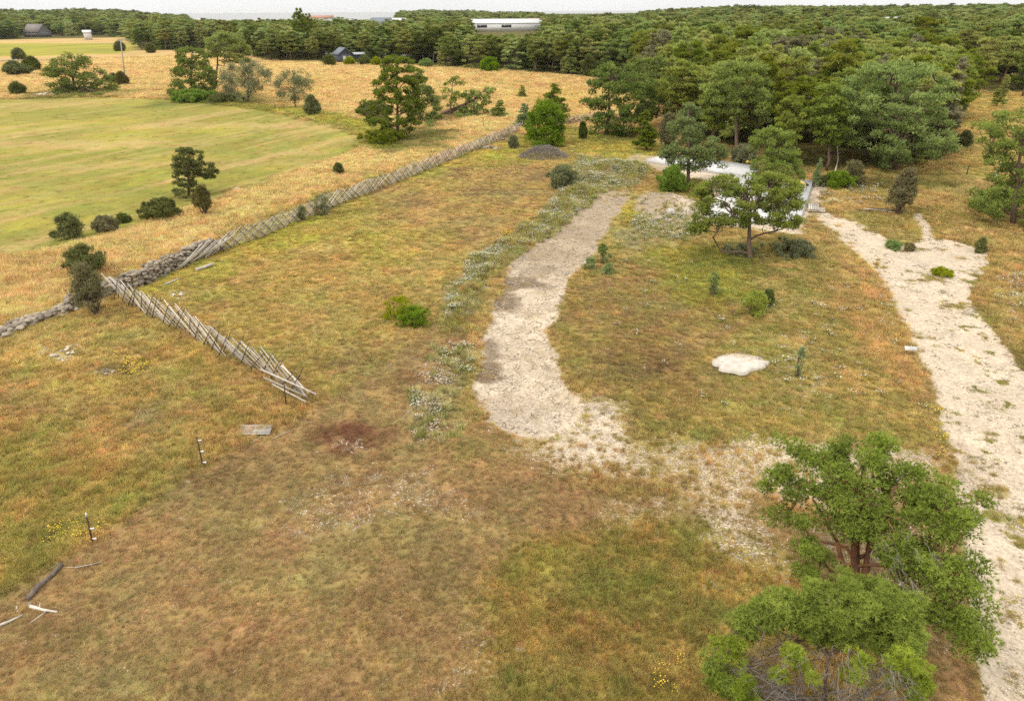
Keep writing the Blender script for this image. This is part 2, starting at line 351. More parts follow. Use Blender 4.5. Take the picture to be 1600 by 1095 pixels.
# smaller patches: centre px, half-size px, colour, strength
BLOB = [(560, 680, 72, 34, 'red', .62), (535, 668, 40, 20, 'red', .6), (640, 590, 45, 22, 'red', .25), (560, 560, 60, 30, 'thatch', .6), (640, 640, 60, 40, 'thatch', .4), (690, 400, 45, 20, 'orange', .6),
 (610, 440, 70, 16, 'orange', .5), (480, 510, 45, 12, 'orange', .5), (420, 560, 60, 18, 'green', .35), (230, 650, 30, 20, 'dirt', .5), (735, 575, 22, 30, 'green', .5), (760, 700, 60, 26, 'green', .55),
 (700, 620, 40, 60, 'green', .35), (590, 385, 70, 30, 'lime', .4), (440, 372, 100, 22, 'lime', .5), (130, 570, 80, 20, 'orange', .4), (170, 578, 34, 9, 'earth', .7),
 (250, 720, 120, 30, 'green', .25), (60, 740, 60, 40, 'green', .3), (70, 850, 60, 40, 'green', .25), (330, 750, 90, 30, 'thatch2', .6), (390, 730, 60, 24, 'earth', .35),
 (60, 640, 100, 24, 'thatch', .4), (890, 920, 60, 50, 'green', .4), (930, 940, 40, 30, 'green', .35), (1000, 960, 60, 40, 'green', .3), (850, 880, 30, 20, 'lime', .4), (1020, 560, 80, 30, 'earth', .5),
 (960, 585, 60, 22, 'thatch2', .5), (1110, 600, 70, 30, 'thatch2', .45), (1000, 500, 60, 40, 'thatch', .4), (1200, 560, 40, 30, 'green', .45), (1240, 600, 40, 60, 'green', .35), (1120, 540, 50, 14, 'green', .45),
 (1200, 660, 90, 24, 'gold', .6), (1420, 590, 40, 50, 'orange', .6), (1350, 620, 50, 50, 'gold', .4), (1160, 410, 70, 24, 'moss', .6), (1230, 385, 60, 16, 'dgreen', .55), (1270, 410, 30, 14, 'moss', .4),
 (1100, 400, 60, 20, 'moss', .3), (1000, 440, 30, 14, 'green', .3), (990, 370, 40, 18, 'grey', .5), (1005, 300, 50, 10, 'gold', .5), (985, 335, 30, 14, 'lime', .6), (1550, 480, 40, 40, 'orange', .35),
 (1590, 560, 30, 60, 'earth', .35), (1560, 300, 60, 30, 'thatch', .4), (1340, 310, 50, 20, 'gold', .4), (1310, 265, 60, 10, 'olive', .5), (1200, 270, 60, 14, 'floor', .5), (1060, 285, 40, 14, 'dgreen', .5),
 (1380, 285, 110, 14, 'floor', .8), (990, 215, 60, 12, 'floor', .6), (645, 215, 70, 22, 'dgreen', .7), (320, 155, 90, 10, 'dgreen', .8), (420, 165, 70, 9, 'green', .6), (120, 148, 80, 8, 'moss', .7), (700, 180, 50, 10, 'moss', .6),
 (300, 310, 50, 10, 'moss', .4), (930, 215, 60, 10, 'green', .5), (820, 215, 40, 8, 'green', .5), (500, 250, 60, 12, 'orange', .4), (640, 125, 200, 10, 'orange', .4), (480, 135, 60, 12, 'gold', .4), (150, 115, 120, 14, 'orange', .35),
 (880, 150, 60, 16, 'gold', .5), (800, 108, 140, 5, 'green', .5), (360, 255, 250, 8, 'hay', .35), (120, 225, 160, 9, 'hay', .7), (330, 196, 200, 5, 'hay', .55), (60, 262, 150, 6, 'hay', .4), (60, 165, 90, 7, 'hay', .55), (440, 197, 60, 4, 'hay', .6), (470, 238, 60, 4, 'hay', .5), (110, 262, 80, 4, 'orange', .3),
 (390, 960, 14, 60, 'hay', .35), (430, 930, 40, 50, 'tan', .35), (480, 860, 90, 40, 'thatch', .3), (640, 950, 140, 80, 'thatch2', .25), (1090, 740, 60, 30, 'orange', .3), (800, 430, 22, 8, 'wet', 0), (1340, 480, 50, 20, 'green', .3), (1310, 560, 50, 22, 'green', .3)]
STREAK = P(300, 205)[:2]-P(0, 262)[:2]; STREAK = STREAK/np.linalg.norm(STREAK)
FOREST = [(-900, 62), (0, 62), (60, 60), (130, 56), (205, 58), (214, 79), (300, 79), (335, 76), (420, 95), (530, 96), (640, 101), (780, 109), (925, 120), (1010, 150), (1045, 216), (1180, 230), (1260, 260), (1385, 266), (1482, 245), (1500, 142), (1700, 148), (2400, 160)]
def fields(x, y):
    """painted albedo, grass height and gravel amount for ground points"""
    x = np.asarray(x, float); y = np.asarray(y, float); n = len(x); r = np.hypot(x, y)
    c = np.tile(C['tan'], (n, 1))*.9; h = np.full(n, .2)
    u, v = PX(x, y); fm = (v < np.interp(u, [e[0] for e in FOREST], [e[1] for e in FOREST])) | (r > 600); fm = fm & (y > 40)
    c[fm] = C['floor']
    wx = (fbm(x, y, .35, 21, 4)-.5); wy = (fbm(x, y, .35, 31, 4)-.5)
    n1 = fbm(x, y, 1.0, 41, 2)
    for poly, a, b, d, gh, soft, ps in REG:
        dd = sdist(PP(poly), x, y)+wx*soft*3
        m = sstep(soft, -soft, dd)
        if not (m > 0).any(): continue
        q1 = .8*sstep(.36, .66, fbm(x, y, 1/ps, 51+len(poly), 6, .78)); q2 = .75*sstep(.46, .68, fbm(x+40, y-13, 1.4/ps, 61+len(poly), 6, .78))
        cc = C[a][None]*(1-q1[:, None])+C[b][None]*q1[:, None]; cc = cc*(1-q2[:, None]*.85)+C[d][None]*q2[:, None]*.85
        if a == 'mown':
            u = x*STREAK[0]+y*STREAK[1]; v = -x*STREAK[1]+y*STREAK[0]
            s = fbm(u*.06, v, .55, 77, 4); s2 = vnoise(u*.02, v*1.3, 5)
            k = (.6*sstep(.50, .68, s)+.15*s2)[:, None]; cc = cc*(1-k)+C['hay'][None]*k
            k = (.35*sstep(.55, .7, fbm(u*.05, v, .8, 99, 3)))[:, None]; cc = cc*(1-k)+C['green'][None]*k
        if a == 'thatch' and gh < .06:
            dv = P(560, 720)[:2]-P(330, 1000)[:2]; dv = dv/np.linalg.norm(dv); u2 = x*dv[0]+y*dv[1]; v2 = -x*dv[1]+y*dv[0]
            cc = cc*(.45+.55*1.0)*(.86+.28*fbm(u2*.12, v2, 1.3, 131, 4))[:, None]; cc = (cc*.55+(C['thatch']*.62+C['thatch2']*.38)[None]*.45)*1.17
        c = c*(1-m[:, None])+cc*m[:, None]; h = h*(1-m)+gh*m
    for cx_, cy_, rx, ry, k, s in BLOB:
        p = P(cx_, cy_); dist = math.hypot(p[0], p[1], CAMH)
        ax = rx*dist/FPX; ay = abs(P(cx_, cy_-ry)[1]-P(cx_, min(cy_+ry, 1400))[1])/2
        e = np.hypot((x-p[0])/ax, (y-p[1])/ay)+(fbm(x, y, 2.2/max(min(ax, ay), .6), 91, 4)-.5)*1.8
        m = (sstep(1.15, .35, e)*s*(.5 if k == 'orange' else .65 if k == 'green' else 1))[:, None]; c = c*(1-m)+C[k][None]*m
    # broad and fine mottling
    f = .82+.38*fbm(x, y, .16, 15, 6, .7); f = f*(.8+.42*fbm(x, y, 1.6, 25, 3, .8)); c = c*f[:, None]
    g = (fbm(x, y, .5, 35, 4)-.5)[:, None]; c = c*(1+g*np.array([[-.25, .18, -.05]]))
    # gravel
    gr = np.zeros(n); gc = np.tile(C['gravel'], (n, 1))
    d = sdist(ROAD, x, y)+wx*1.2; gr = np.maximum(gr, 1.2*sstep(.6, -.45, d))
    d = sdist(DRIVE, x, y)+wx*.55; gr = np.maximum(gr, 1.2*sstep(.3, -.3, d))
    d = sdist(NECK, x, y)+wx*.5; gr = np.maximum(gr, sstep(.35, -.2, d))
    d = sdist(SLABR, x, y)+wx*1; gr = np.maximum(gr, .9*sstep(1.2, -.3, d))
    for poly, amt, soft in (([(880, 590), (940, 632), (985, 680), (980, 730), (900, 715), (850, 690), (860, 640)], .80, 2.0), ([(850, 660), (960, 640), (1010, 690), (1180, 675), (1240, 700), (1250, 790), (1200, 840), (1250, 900), (1120, 880), (1060, 790), (940, 760), (860, 740), (800, 700)], .53, 1.2),
                            ([(1180, 680), (1480, 690), (1490, 760), (1400, 800), (1200, 820), (1150, 740)], .60, 1.0), ([(930, 780), (1060, 740), (1080, 800), (900, 850)], .47, 1.0),
                            ([(1200, 820), (1500, 780), (1520, 1000), (1400, 1100), (1300, 900)], .36, 1.2), ([(520, 690), (800, 760), (820, 860), (600, 830), (440, 900), (440, 780)], .25, 1.6), ([(700, 930), (900, 980), (860, 1100), (650, 1100)], .25, 1.4),
                            ([(985, 325), (1010, 300), (1085, 308), (1130, 330), (1090, 345), (1000, 352)], .85, .8), ([(985, 240), (1010, 238), (1010, 262), (960, 255)], .7, .8), ([(985, 352), (1080, 350), (1060, 385), (960, 380)], .45, .8),
                            ([(1110, 565), (1130, 556), (1190, 556), (1195, 572), (1160, 580), (1115, 576)], 1.1, .25), ([(920, 285), (985, 285), (975, 312), (930, 312)], .6, .6), ([(60, 545), (115, 545), (125, 575), (80, 570)], .5, .6),
                            ([(258, 455), (300, 452), (300, 475), (268, 470)], .48, .5), ([(520, 675), (580, 680), (575, 705), (515, 705)], .3, .3), ([(1200, 520), (1290, 500), (1300, 640), (1200, 620)], .34, 1.), ([(1550, 420), (1640, 420), (1640, 520), (1560, 500)], .42, 1.),
                            ([(1300, 270), (1330, 268), (1360, 300), (1310, 300)], .3, .8), ([(1500, 250), (1560, 280), (1530, 290), (1480, 262)], .4, 1.0), ([(640, 560), (720, 560), (725, 600), (650, 605)], .4, .4), ([(630, 625), (710, 610), (715, 650), (655, 700), (635, 680)], .38, .4), ([(690, 440), (780, 400), (800, 420), (740, 500), (690, 500)], .34, .5)):
        d = sdist(PP(poly), x, y)+wx*soft*2; gr = np.maximum(gr, amt*sstep(soft, -soft, d))
    u, v = PX(x, y)
    up = sstep(470, 370, v)*(u < 1050)*(u > 700); gc = gc*(1-up[:, None]*.65)+C['dirt'][None]*up[:, None]*.65
    for cx_, cy_, rx, ry, k, s in ((815, 440, 34, 9, 'wet', .9), (790, 468, 26, 14, 'wet', .9), (758, 570, 24, 12, 'wet', .95), (752, 584, 32, 7, 'earth', .9), (768, 540, 14, 20, 'wet', .8), (840, 420, 30, 9, 'wet', .45), (870, 395, 40, 10, 'dirt', .5),
                                   (900, 360, 40, 12, 'wet', .3), (1460, 420, 40, 12, 'pale', .4), (1440, 700, 60, 60, 'dirt', .25), (1000, 320, 60, 14, 'grey', .4), (815, 640, 50, 20, 'pale', .5), (840, 660, 25, 10, 'pale', .7)):
        p = P(cx_, cy_); dist = math.hypot(p[0], p[1], CAMH); ax = rx*dist/FPX; ay = abs(P(cx_, cy_-ry)[1]-P(cx_, cy_+ry)[1])/2
        e = np.hypot((x-p[0])/ax, (y-p[1])/ay)+(fbm(x, y, 1.5, 93, 4)-.5)*1.3; m = (sstep(1.35, .75, e)*s)[:, None]; gc = gc*(1-m)+C[k][None]*m
    gc = gc*(.84+.36*fbm(x, y, .8, 17, 4))[:, None]
    inr = (sdist(ROAD, x, y) < .8)[:, None]; k = (sstep(.5, .68, fbm(x, y, .42, 171, 6, .75))*.38)[:, None]*inr; gc = gc*(1-k)+C['dirt'][None]*k
    k = (sstep(.56, .66, fbm(x, y, .9, 181, 6, .8))*.38)[:, None]*inr; gc = gc*(1-k)+C['tan'][None]*.8*k
    # worn weeds creeping onto the drive
    d = sdist(DRIVE, x, y); w = sstep(.55, .68, fbm(x, y, .9, 47, 4))*(.35+.65*sstep(-2.6, 0, d)); gr = np.where(d < 0, gr-w*.62, gr); w2 = sstep(.69, .75, fbm(x, y, 2.4, 147, 3))*sstep(.4, .55, fbm(x, y, .2, 149, 2)); gr = np.where(d < 0, gr-w2*.85, gr)
    for cx_, cy_, rx, ry in ((1470, 430, 34, 9), (1420, 388, 20, 8), (1500, 480, 40, 6), (1545, 770, 40, 200), (1590, 660, 20, 80), (1440, 440, 60, 5)):
        p = P(cx_, cy_); dist = math.hypot(p[0], p[1], CAMH); ax = rx*dist/FPX; ay = abs(P(cx_, cy_-ry)[1]-P(cx_, cy_+ry)[1])/2
        e = np.hypot((x-p[0])/ax, (y-p[1])/ay)+(fbm(x, y, 2., 95, 4)-.5)*1.5; gr = np.where((d < 0), gr-.5*sstep(1.2, .3, e), gr)
    gr = np.clip(gr, 0, 1.3)
    far = r > 2650
    c[far] = C['floor']
    return np.clip(c, .01, .9), h, gr, np.clip(gc, .01, .9)

xs = graded(-9000, 9000, -34, 34, .16, 1.035); ys = graded(-300, 10000, 7, 66, .16, 1.02)
XX, YY = np.meshgrid(xs, ys); gx = XX.ravel(); gy = YY.ravel(); gz = hgt(gx, gy)
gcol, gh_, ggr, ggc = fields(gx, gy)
nx, ny = len(xs), len(ys); ii = np.arange(nx*ny).reshape(ny, nx)
quads = np.stack([ii[:-1, :-1], ii[:-1, 1:], ii[1:, 1:], ii[1:, :-1]], -1).reshape(-1, 4)
m_ground, t = new_mat('ground')
pos = wpos(t); n_f = noise(t, 14, 6, .7, pos); n_m = noise(t, 3.2, 6, .65, pos); n_s = noise(t, 45, 3, .6, pos)
base = attr(t, 'gcol', out='Color')
v1 = rng_(t, math_(t, 'ADD', math_(t, 'MULTIPLY', n_f, .55), math_(t, 'MULTIPLY', noise(t, 38, 4, .8, pos), .45)), .34, .66, .52, 1.45); cm = N(t, 'ShaderNodeCombineColor')
for i in range(3): t.links.new(v1, cm.inputs[i])
base = mixc(t, base, cm.outputs[0], 1.0, 'MULTIPLY')
base = mixc(t, base, alb(138, 114, 72), rng_(t, n_m, .52, .68, 0, .5))
base = mixc(t, base, alb(140, 146, 66), rng_(t, noise(t, 2.1, 6, .7, pos), .58, .72, 0, .4))
vo = N(t, 'ShaderNodeTexVoronoi', feature='F1'); vo.inputs['Scale'].default_value = 11; t.links.new(pos, vo.inputs['Vector'])
sv_ = N(t, 'ShaderNodeSeparateColor'); t.links.new(vo.outputs['Color'], sv_.inputs[0])
stone = rng_(t, sv_.outputs[0], 0, 1, .72, 1.18); cm2 = N(t, 'ShaderNodeCombineColor')
for i in range(3): t.links.new(stone, cm2.inputs[i])
grc = mixc(t, attr(t, 'gcc', out='Color'), cm2.outputs[0], .8, 'MULTIPLY')
grc = mixc(t, grc, alb(158, 130, 96), rng_(t, n_m, .5, .7, 0, .35))
grc = mixc(t, grc, alb(120, 100, 76), rng_(t, noise(t, 9, 8, .8, pos), .60, .68, 0, .6))
fine = math_(t, 'ADD', math_(t, 'MULTIPLY', n_f, .6), math_(t, 'MULTIPLY', noise(t, 4.5, 7, .75, pos), .4))
gm = math_(t, 'ADD', attr(t, 'grv'), math_(t, 'MULTIPLY', math_(t, 'SUBTRACT', fine, .5), 2.3))
gmask = rng_(t, gm, .52, .62, 0, 1)
col = mixc(t, base, grc, gmask)
hb = math_(t, 'ADD', n_f, math_(t, 'MULTIPLY', n_s, .5))
finish(t, col, .95, hb, .9, .06, .1)
ground = mesh_obj('ground', np.stack([gx, gy, gz], 1), quads=quads, mats=[m_ground],
                  attrs={'gcol': gcol, 'grv': ggr, 'gcc': ggc}, smooth=True)
tag(ground, 'dry summer meadow ground with gravel tracks', 'ground', kind='structure')

# sea beyond the coast
m_sea, t = new_mat('sea_water')
finish(t, (.36, .362, .355), 1.0, noise(t, .05, 5, .6, wpos(t)), .2, .3, .0)
b = MB(); b.add([(-9000, 500, -2.2), (6000, 500, -2.2), (6000, 10000, -2.2), (-9000, 10000, -2.2)], q=[[0, 1, 2, 3]])
tag(b.build('sea', m_sea), 'pale grey sea along the horizon', 'sea', kind='structure')

# ------------------------------------------------------------------ foliage generators
def unit(a): return a/(np.linalg.norm(a, axis=-1, keepdims=True)+1e-9)
LOW = {'k': None}
def leaves(pos, dr, n, L, Wd, spread, g, off=0.0, lo=0.0, hi=1.0):
    """n pointed leaves or needle sprays at every place; returns vertices, triangles, tone"""
    m = len(pos); p = np.repeat(pos, n, 0); d = np.repeat(dr, n, 0)
    d = unit(d+g.normal(0, spread, (m*n, 3)))
    if off: p = p+g.normal(0, off, (m*n, 3))
    s = unit(np.cross(d, g.normal(0, 1, (m*n, 3))))*Wd*g.uniform(.7, 1.3, (m*n, 1)); l = L*g.uniform(.7, 1.3, (m*n, 1))
    v = np.stack([p-s*.5, p+s*.5, p+d*l], 1).reshape(-1, 3)
    t = np.arange(m*n*3).reshape(-1, 3)
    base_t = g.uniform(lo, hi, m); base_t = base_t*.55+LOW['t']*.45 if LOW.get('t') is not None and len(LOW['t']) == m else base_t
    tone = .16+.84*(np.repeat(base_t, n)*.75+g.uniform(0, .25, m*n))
    if LOW['k'] is not None and len(LOW['k']) == m: tone = np.where(np.repeat(LOW['k'], n), .0, tone); LOW['k'] = None   # darkest ramp tone for many shoots on the underside of each pad
    return v, t, np.repeat(tone, 3)
def clump_points(c, a, n, g, flat=.6, up=.35, out=None):
    """shoots in a lumpy pad around each centre; a = radius per pad"""
    k = len(c); a = np.broadcast_to(a, (k,)); u = unit(g.normal(0, 1, (k*n, 3))); rr = g.uniform(0, 1, (k*n, 1))**.45
    o = u*rr; o[:, 2] = o[:, 2]*flat+.08
    p = np.repeat(c, n, 0)+o*np.repeat(a, n)[:, None]
    d = u*1.0+np.array([0, 0, up*2])+g.normal(0, .25, (k*n, 3))
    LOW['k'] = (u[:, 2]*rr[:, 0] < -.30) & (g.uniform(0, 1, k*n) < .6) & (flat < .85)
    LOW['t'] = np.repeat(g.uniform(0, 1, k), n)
    return p, unit(d)
def bend(a, b, g, sag=.15, n=6, wob=.06):
    a = np.asarray(a, float); b = np.asarray(b, float); t = np.linspace(0, 1, n)[:, None]; L = np.linalg.norm(b-a)
    p = a+(b-a)*t; p[:, 2:] += (np.sin(t*math.pi)*sag*L)
    p[1:-1] += g.normal(0, wob*L, (n-2, 3)); return p
def tree_parts(trunk_pts, trunk_r, centers, rad, g, nshoot=40, leaf=(3, .2, .08, .5), flat=.6, up=.35, mains=9, limb_r=.06, droop=.05, sides=7, dead=0):
    """limbs from the trunk to every foliage pad, then the shoots of the pads"""
    tb = MB(); tb.tube(trunk_pts, trunk_r, sides)
    c = np.asarray(centers); n = len(c); L0 = 0
    tp = np.asarray(trunk_pts); ztop = tp[-1, 2]
    def on_trunk(z):
        z = min(max(z, tp[0, 2]+.05), ztop); return np.array([np.interp(z, tp[:, 2], tp[:, 0]), np.interp(z, tp[:, 2], tp[:, 1]), z])
    order = g.permutation(n)[:mains]; curves = []
    hmin = tp[0, 2]+(ztop-tp[0, 2])*.12
    for i in order:
        hd = math.hypot(c[i, 0]-tp[-1, 0], c[i, 1]-tp[-1, 1]); s = on_trunk(max(c[i, 2]-hd*.45, hmin))
        cv = bend(s, c[i], g, .08, 7); curves.append(cv); tb.tube(cv, np.linspace(limb_r, limb_r*.3, 7), 5, cap=False)
    al = np.concatenate(curves+[tp[len(tp)//2:]]) if curves else tp
    for i in range(n):
        if i in order: continue
        q = al[np.argmin(((al-c[i])**2).sum(1)+.6*np.maximum(al[:, 2]-c[i, 2]+.1, 0))]
        tb.tube(bend(q, c[i], g, droop, 4), np.linspace(limb_r*.42, limb_r*.12, 4), 4, cap=False)
    p, d = clump_points(c, rad, nshoot, g, flat, up)
    return tb, p, d
def poly_sample(poly, n, g):
    poly = np.asarray(poly, float); mn, mxx = poly.min(0), poly.max(0); out = []; ds = []
    while len(out) < n:
        q = g.uniform(mn, mxx, (n*6, 2)); d = -sdist_all(poly, q[:, 0], q[:, 1]); k = d > 0
        out += list(q[k]); ds += list(d[k])
    return np.array(out[:n]), np.array(ds[:n])
def sdist_all(poly, x, y):
    d = np.full(x.shape, 1e9); ins = np.zeros(x.shape, bool)
    for i in range(len(poly)):
        a = poly[i]; b = poly[(i+1) % len(poly)]; e = b-a
        t = np.clip(((x-a[0])*e[0]+(y-a[1])*e[1])/(e@e+1e-12), 0, 1)
        d = np.minimum(d, (x-a[0]-t*e[0])**2+(y-a[1]-t*e[1])**2)
        ins ^= ((a[1] > y) != (b[1] > y)) & (x < (b[0]-a[0])*(y-a[1])/((b[1]-a[1])+1e-12)+a[0])
    d = np.sqrt(d); return np.where(ins, -d, d)
def crown_volume(poly, base, n, g, thick=.8, tilt=True, zmin=.35, hc=None, shell=.0):
    """pads filling a round volume whose outline, seen square on, is the measured one"""
    poly = np.asarray(poly, float); q, e = poly_sample(poly, n, g); cen = poly.mean(0)
    if hc is None:
        d0 = ray(*cen); tt = math.hypot(base[0], base[1])/math.hypot(d0[0], d0[1]); Cn = np.array([0, 0, CAMH])+d0*tt
    d0 = ray(*cen); tt = math.hypot(base[0], base[1])/math.hypot(d0[0], d0[1]); Cn = np.array([0, 0, CAMH])+d0*tt
    nrm = d0/np.linalg.norm(d0) if tilt else np.array([d0[0], d0[1], 0])/math.hypot(d0[0], d0[1])
    em = sdist_all(poly, *np.meshgrid(np.linspace(poly[:, 0].min(), poly[:, 0].max(), 30), np.linspace(poly[:, 1].min(), poly[:, 1].max(), 30)))
    R = max(-em.min(), 1.0); out = []
    sc = np.linalg.norm(Cn-np.array([0, 0, CAMH]))/FPX
    for (a, b), ee in zip(q, e):
        d = ray(a, b); t = ((Cn-np.array([0, 0, CAMH]))@nrm)/(d@nrm)
        hd = math.sqrt(max(R*R-(R-min(ee, R))**2, 0))*sc*thick*(1/max(.5, 1))
        u = g.uniform(-1, 1); u = math.copysign(abs(u)**.6, u)
        pt = np.array([0, 0, CAMH])+d*t+nrm*hd*u
        z0 = base[2]+zmin
        if pt[2] < z0:
            dd = pt-np.array([0, 0, CAMH]); pt = np.array([0, 0, CAMH])+dd*((z0-CAMH)/dd[2])
        out.append(pt)
    return np.array(out), sc

M_BARK = simple('pine_bark', (.20, .13, .085), (.09, .07, .055), 8, bstr=.6, bdist=.03, stretch=(1, 1, .35))
M_BARKR = simple('orange_pine_bark', (.30, .13, .06), (.13, .08, .055), 6, bstr=.6, bdist=.03, stretch=(1, 1, .35))
M_GREYTWIG = simple('dead_grey_twigs', (.30, .26, .22), (.17, .14, .12), 10)
M_PINE = foliage('pine_needles', (.145, .175, .028), (.32, .37, .054), (.56, .60, .105), .38, .42)
M_HERO = foliage('standing_pine_needles', (.125, .165, .028), (.27, .34, .052), (.48, .55, .10), .35, .2)
M_SICK = foliage('thin_brownish_pine_needles', (.16, .14, .06), (.27, .25, .12), (.40, .38, .20), .3, .2)
M_HEROD = foliage('dark_standing_pine_needles', (.10, .135, .024), (.205, .265, .042), (.37, .43, .08), .32, .12)
M_PINEF = foliage('near_pine_needles', (.11, .14, .03), (.235, .30, .058), (.44, .52, .11), .22, .02)
M_PINEY = foliage('young_pine_needles', (.11, .14, .024), (.26, .325, .05), (.50, .56, .11), .22, .02)
M_BLUE = foliage('bluish_pine_needles', (.14, .19, .06), (.25, .33, .10), (.38, .46, .16), .3, .2)
M_LEAF = foliage('bright_green_leaves', (.11, .18, .016), (.20, .31, .026), (.34, .46, .05), .4, .12)
M_LIME = foliage('lime_shrub_leaves', (.18, .22, .02), (.34, .38, .03), (.50, .52, .06), .4, .12)
M_WILLOW = foliage('grey_green_leaves', (.15, .16, .07), (.26, .27, .13), (.40, .41, .22), .4, .12)
M_JUN = foliage('juniper_needles', (.08, .095, .024), (.15, .17, .038), (.27, .29, .07), .2, .25)
M_JUNB = foliage('brownish_juniper_needles', (.11, .10, .035), (.20, .18, .06), (.32, .28, .10), .2, .2)
M_FAR = foliage('woodland_foliage', (.14, .165, .034), (.29, .34, .062), (.49, .53, .115), .38, .6)

def pine_variant(seed, H, W_, kind):
    """a Scots pine of height H and crown width W_, returned as meshes (trunk, crown)"""
    g = np.random.default_rng(seed); lean = g.normal(0, .05*H, 2)
    tz = np.linspace(0, 1, 8); tp = np.stack([lean[0]*tz**1.5+g.normal(0, .012*H, 8)*(tz > 0), lean[1]*tz**1.5+g.normal(0, .012*H, 8)*(tz > 0), tz*H*.93-.15*(tz == 0)], 1)
    tr = .020*H*(1-tz*.85)+.01
    cen = []; rad = []
    if kind == 'round': lo, nb, prof = .36, 122, lambda t: math.sin(math.pi*min(1, .18+.78*t))**.8
    elif kind == 'flat': lo, nb, prof = .50, 104, lambda t: (1-abs(t-.45)*1.15)**.6 if abs(t-.45)*1.15 < 1 else .1
    elif kind == 'cone': lo, nb, prof = .12, 90, lambda t: (1-t)**.75*.95+.07
    else: lo, nb, prof = .05, 120, lambda t: math.sin(math.pi*min(1, .30+.68*t))**.7   # low and wide
    nl = {'round': 8, 'flat': 6, 'cone': 10, 'low': 8}[kind]
    for L_ in range(nl+1):
        t0 = (L_+.3*g.uniform(-1, 1))/nl; t0 = min(max(t0, 0), 1); nbr = int(g.integers(4, 7)) if L_ < nl else 2; a0 = g.uniform(0, 6.28)
        for j in range(nbr):
            az = a0+j*2*math.pi/nbr+g.normal(0, .3); R = W_/2*prof(t0)*g.uniform(.55, 1.25)*(.85+.25*math.sin(az+seed)+.12*math.sin(2*az+seed*2)); R = max(R, .25)
            z0 = H*(lo+(1-lo)*t0); rise = g.uniform(-.08, .22)*R; m_ = 3 if R > W_*.28 else 2 if R > W_*.14 else 1
            px_, py_ = np.interp(z0, tp[:, 2], tp[:, 0]), np.interp(z0, tp[:, 2], tp[:, 1])
            for q in range(m_):
                k = 1-q*.30; sp = g.normal(0, .16*W_/6, 2)*(1+q)
                cen.append([px_+R*k*math.cos(az)+sp[0], py_+R*k*math.sin(az)+sp[1], z0+rise*k+g.normal(0, .012*H)]); rad.append(H*.080*g.uniform(.7, 1.25)*(.8 if q == 0 else 1.05)*(1.1-.4*t0 if kind == 'cone' else 1))
    cen = np.array(cen); rad = np.array(rad)*(.90 if kind != 'cone' else 1)
    tb, p, d = tree_parts(tp, tr, cen, rad, g, 42, mains=18, limb_r=.0065*H, flat=.42, up=.5)
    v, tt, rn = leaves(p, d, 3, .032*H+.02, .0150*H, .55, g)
    nn_ = np.repeat(vnoise(p[:, 0]*.9, p[:, 1]*.9+p[:, 2], seed), 9); rn = np.where(rn < .05, rn, np.clip(rn*.75+.25*nn_, .16, 1))
    return tb, v, tt, rn
VARS = []
KINDS = [('round', 9, 6.2), ('flat', 10, 6.6), ('round', 8.5, 5.2), ('cone', 8, 4.2), ('flat', 9.5, 5.6), ('low', 7, 6.6), ('round', 10, 7.0), ('cone', 9, 4.8)]
for i, (k, H, w) in enumerate(KINDS):
    tb, v, tt, rn = pine_variant(100+i, H, w, k)
    tr_ = tb.build('trunk', M_BARK if k != 'flat' else M_BARKR, smooth=True, link=False)
    cr_ = mesh_obj('crown', v, tt, None, [M_PINE], {'rnd': rn}, link=False)
    VARS.append((tr_, cr_, H, k))
RECOL = {}
def place_pine(vi, loc, H, rz, label, group=None, name='pine_tree', mat=None, wide=1.0, wz=1.0):
    tr_, cr_, H0, k = VARS[vi]; s = H/H0; key = (vi, mat.name if mat is not None else '')
    e = empty(name, loc, label, 'tree' if name != 'shrub' else 'shrub', group, rz, (s*wide, s*wide, s))
    for o in (tr_, cr_):
        c = o.copy(); COL.objects.link(c); c.parent = e
        if mat is not None and o is cr_:
            if key not in RECOL: RECOL[key] = o.data.copy(); RECOL[key].materials[0] = mat
            c.data = RECOL[key]
    return e
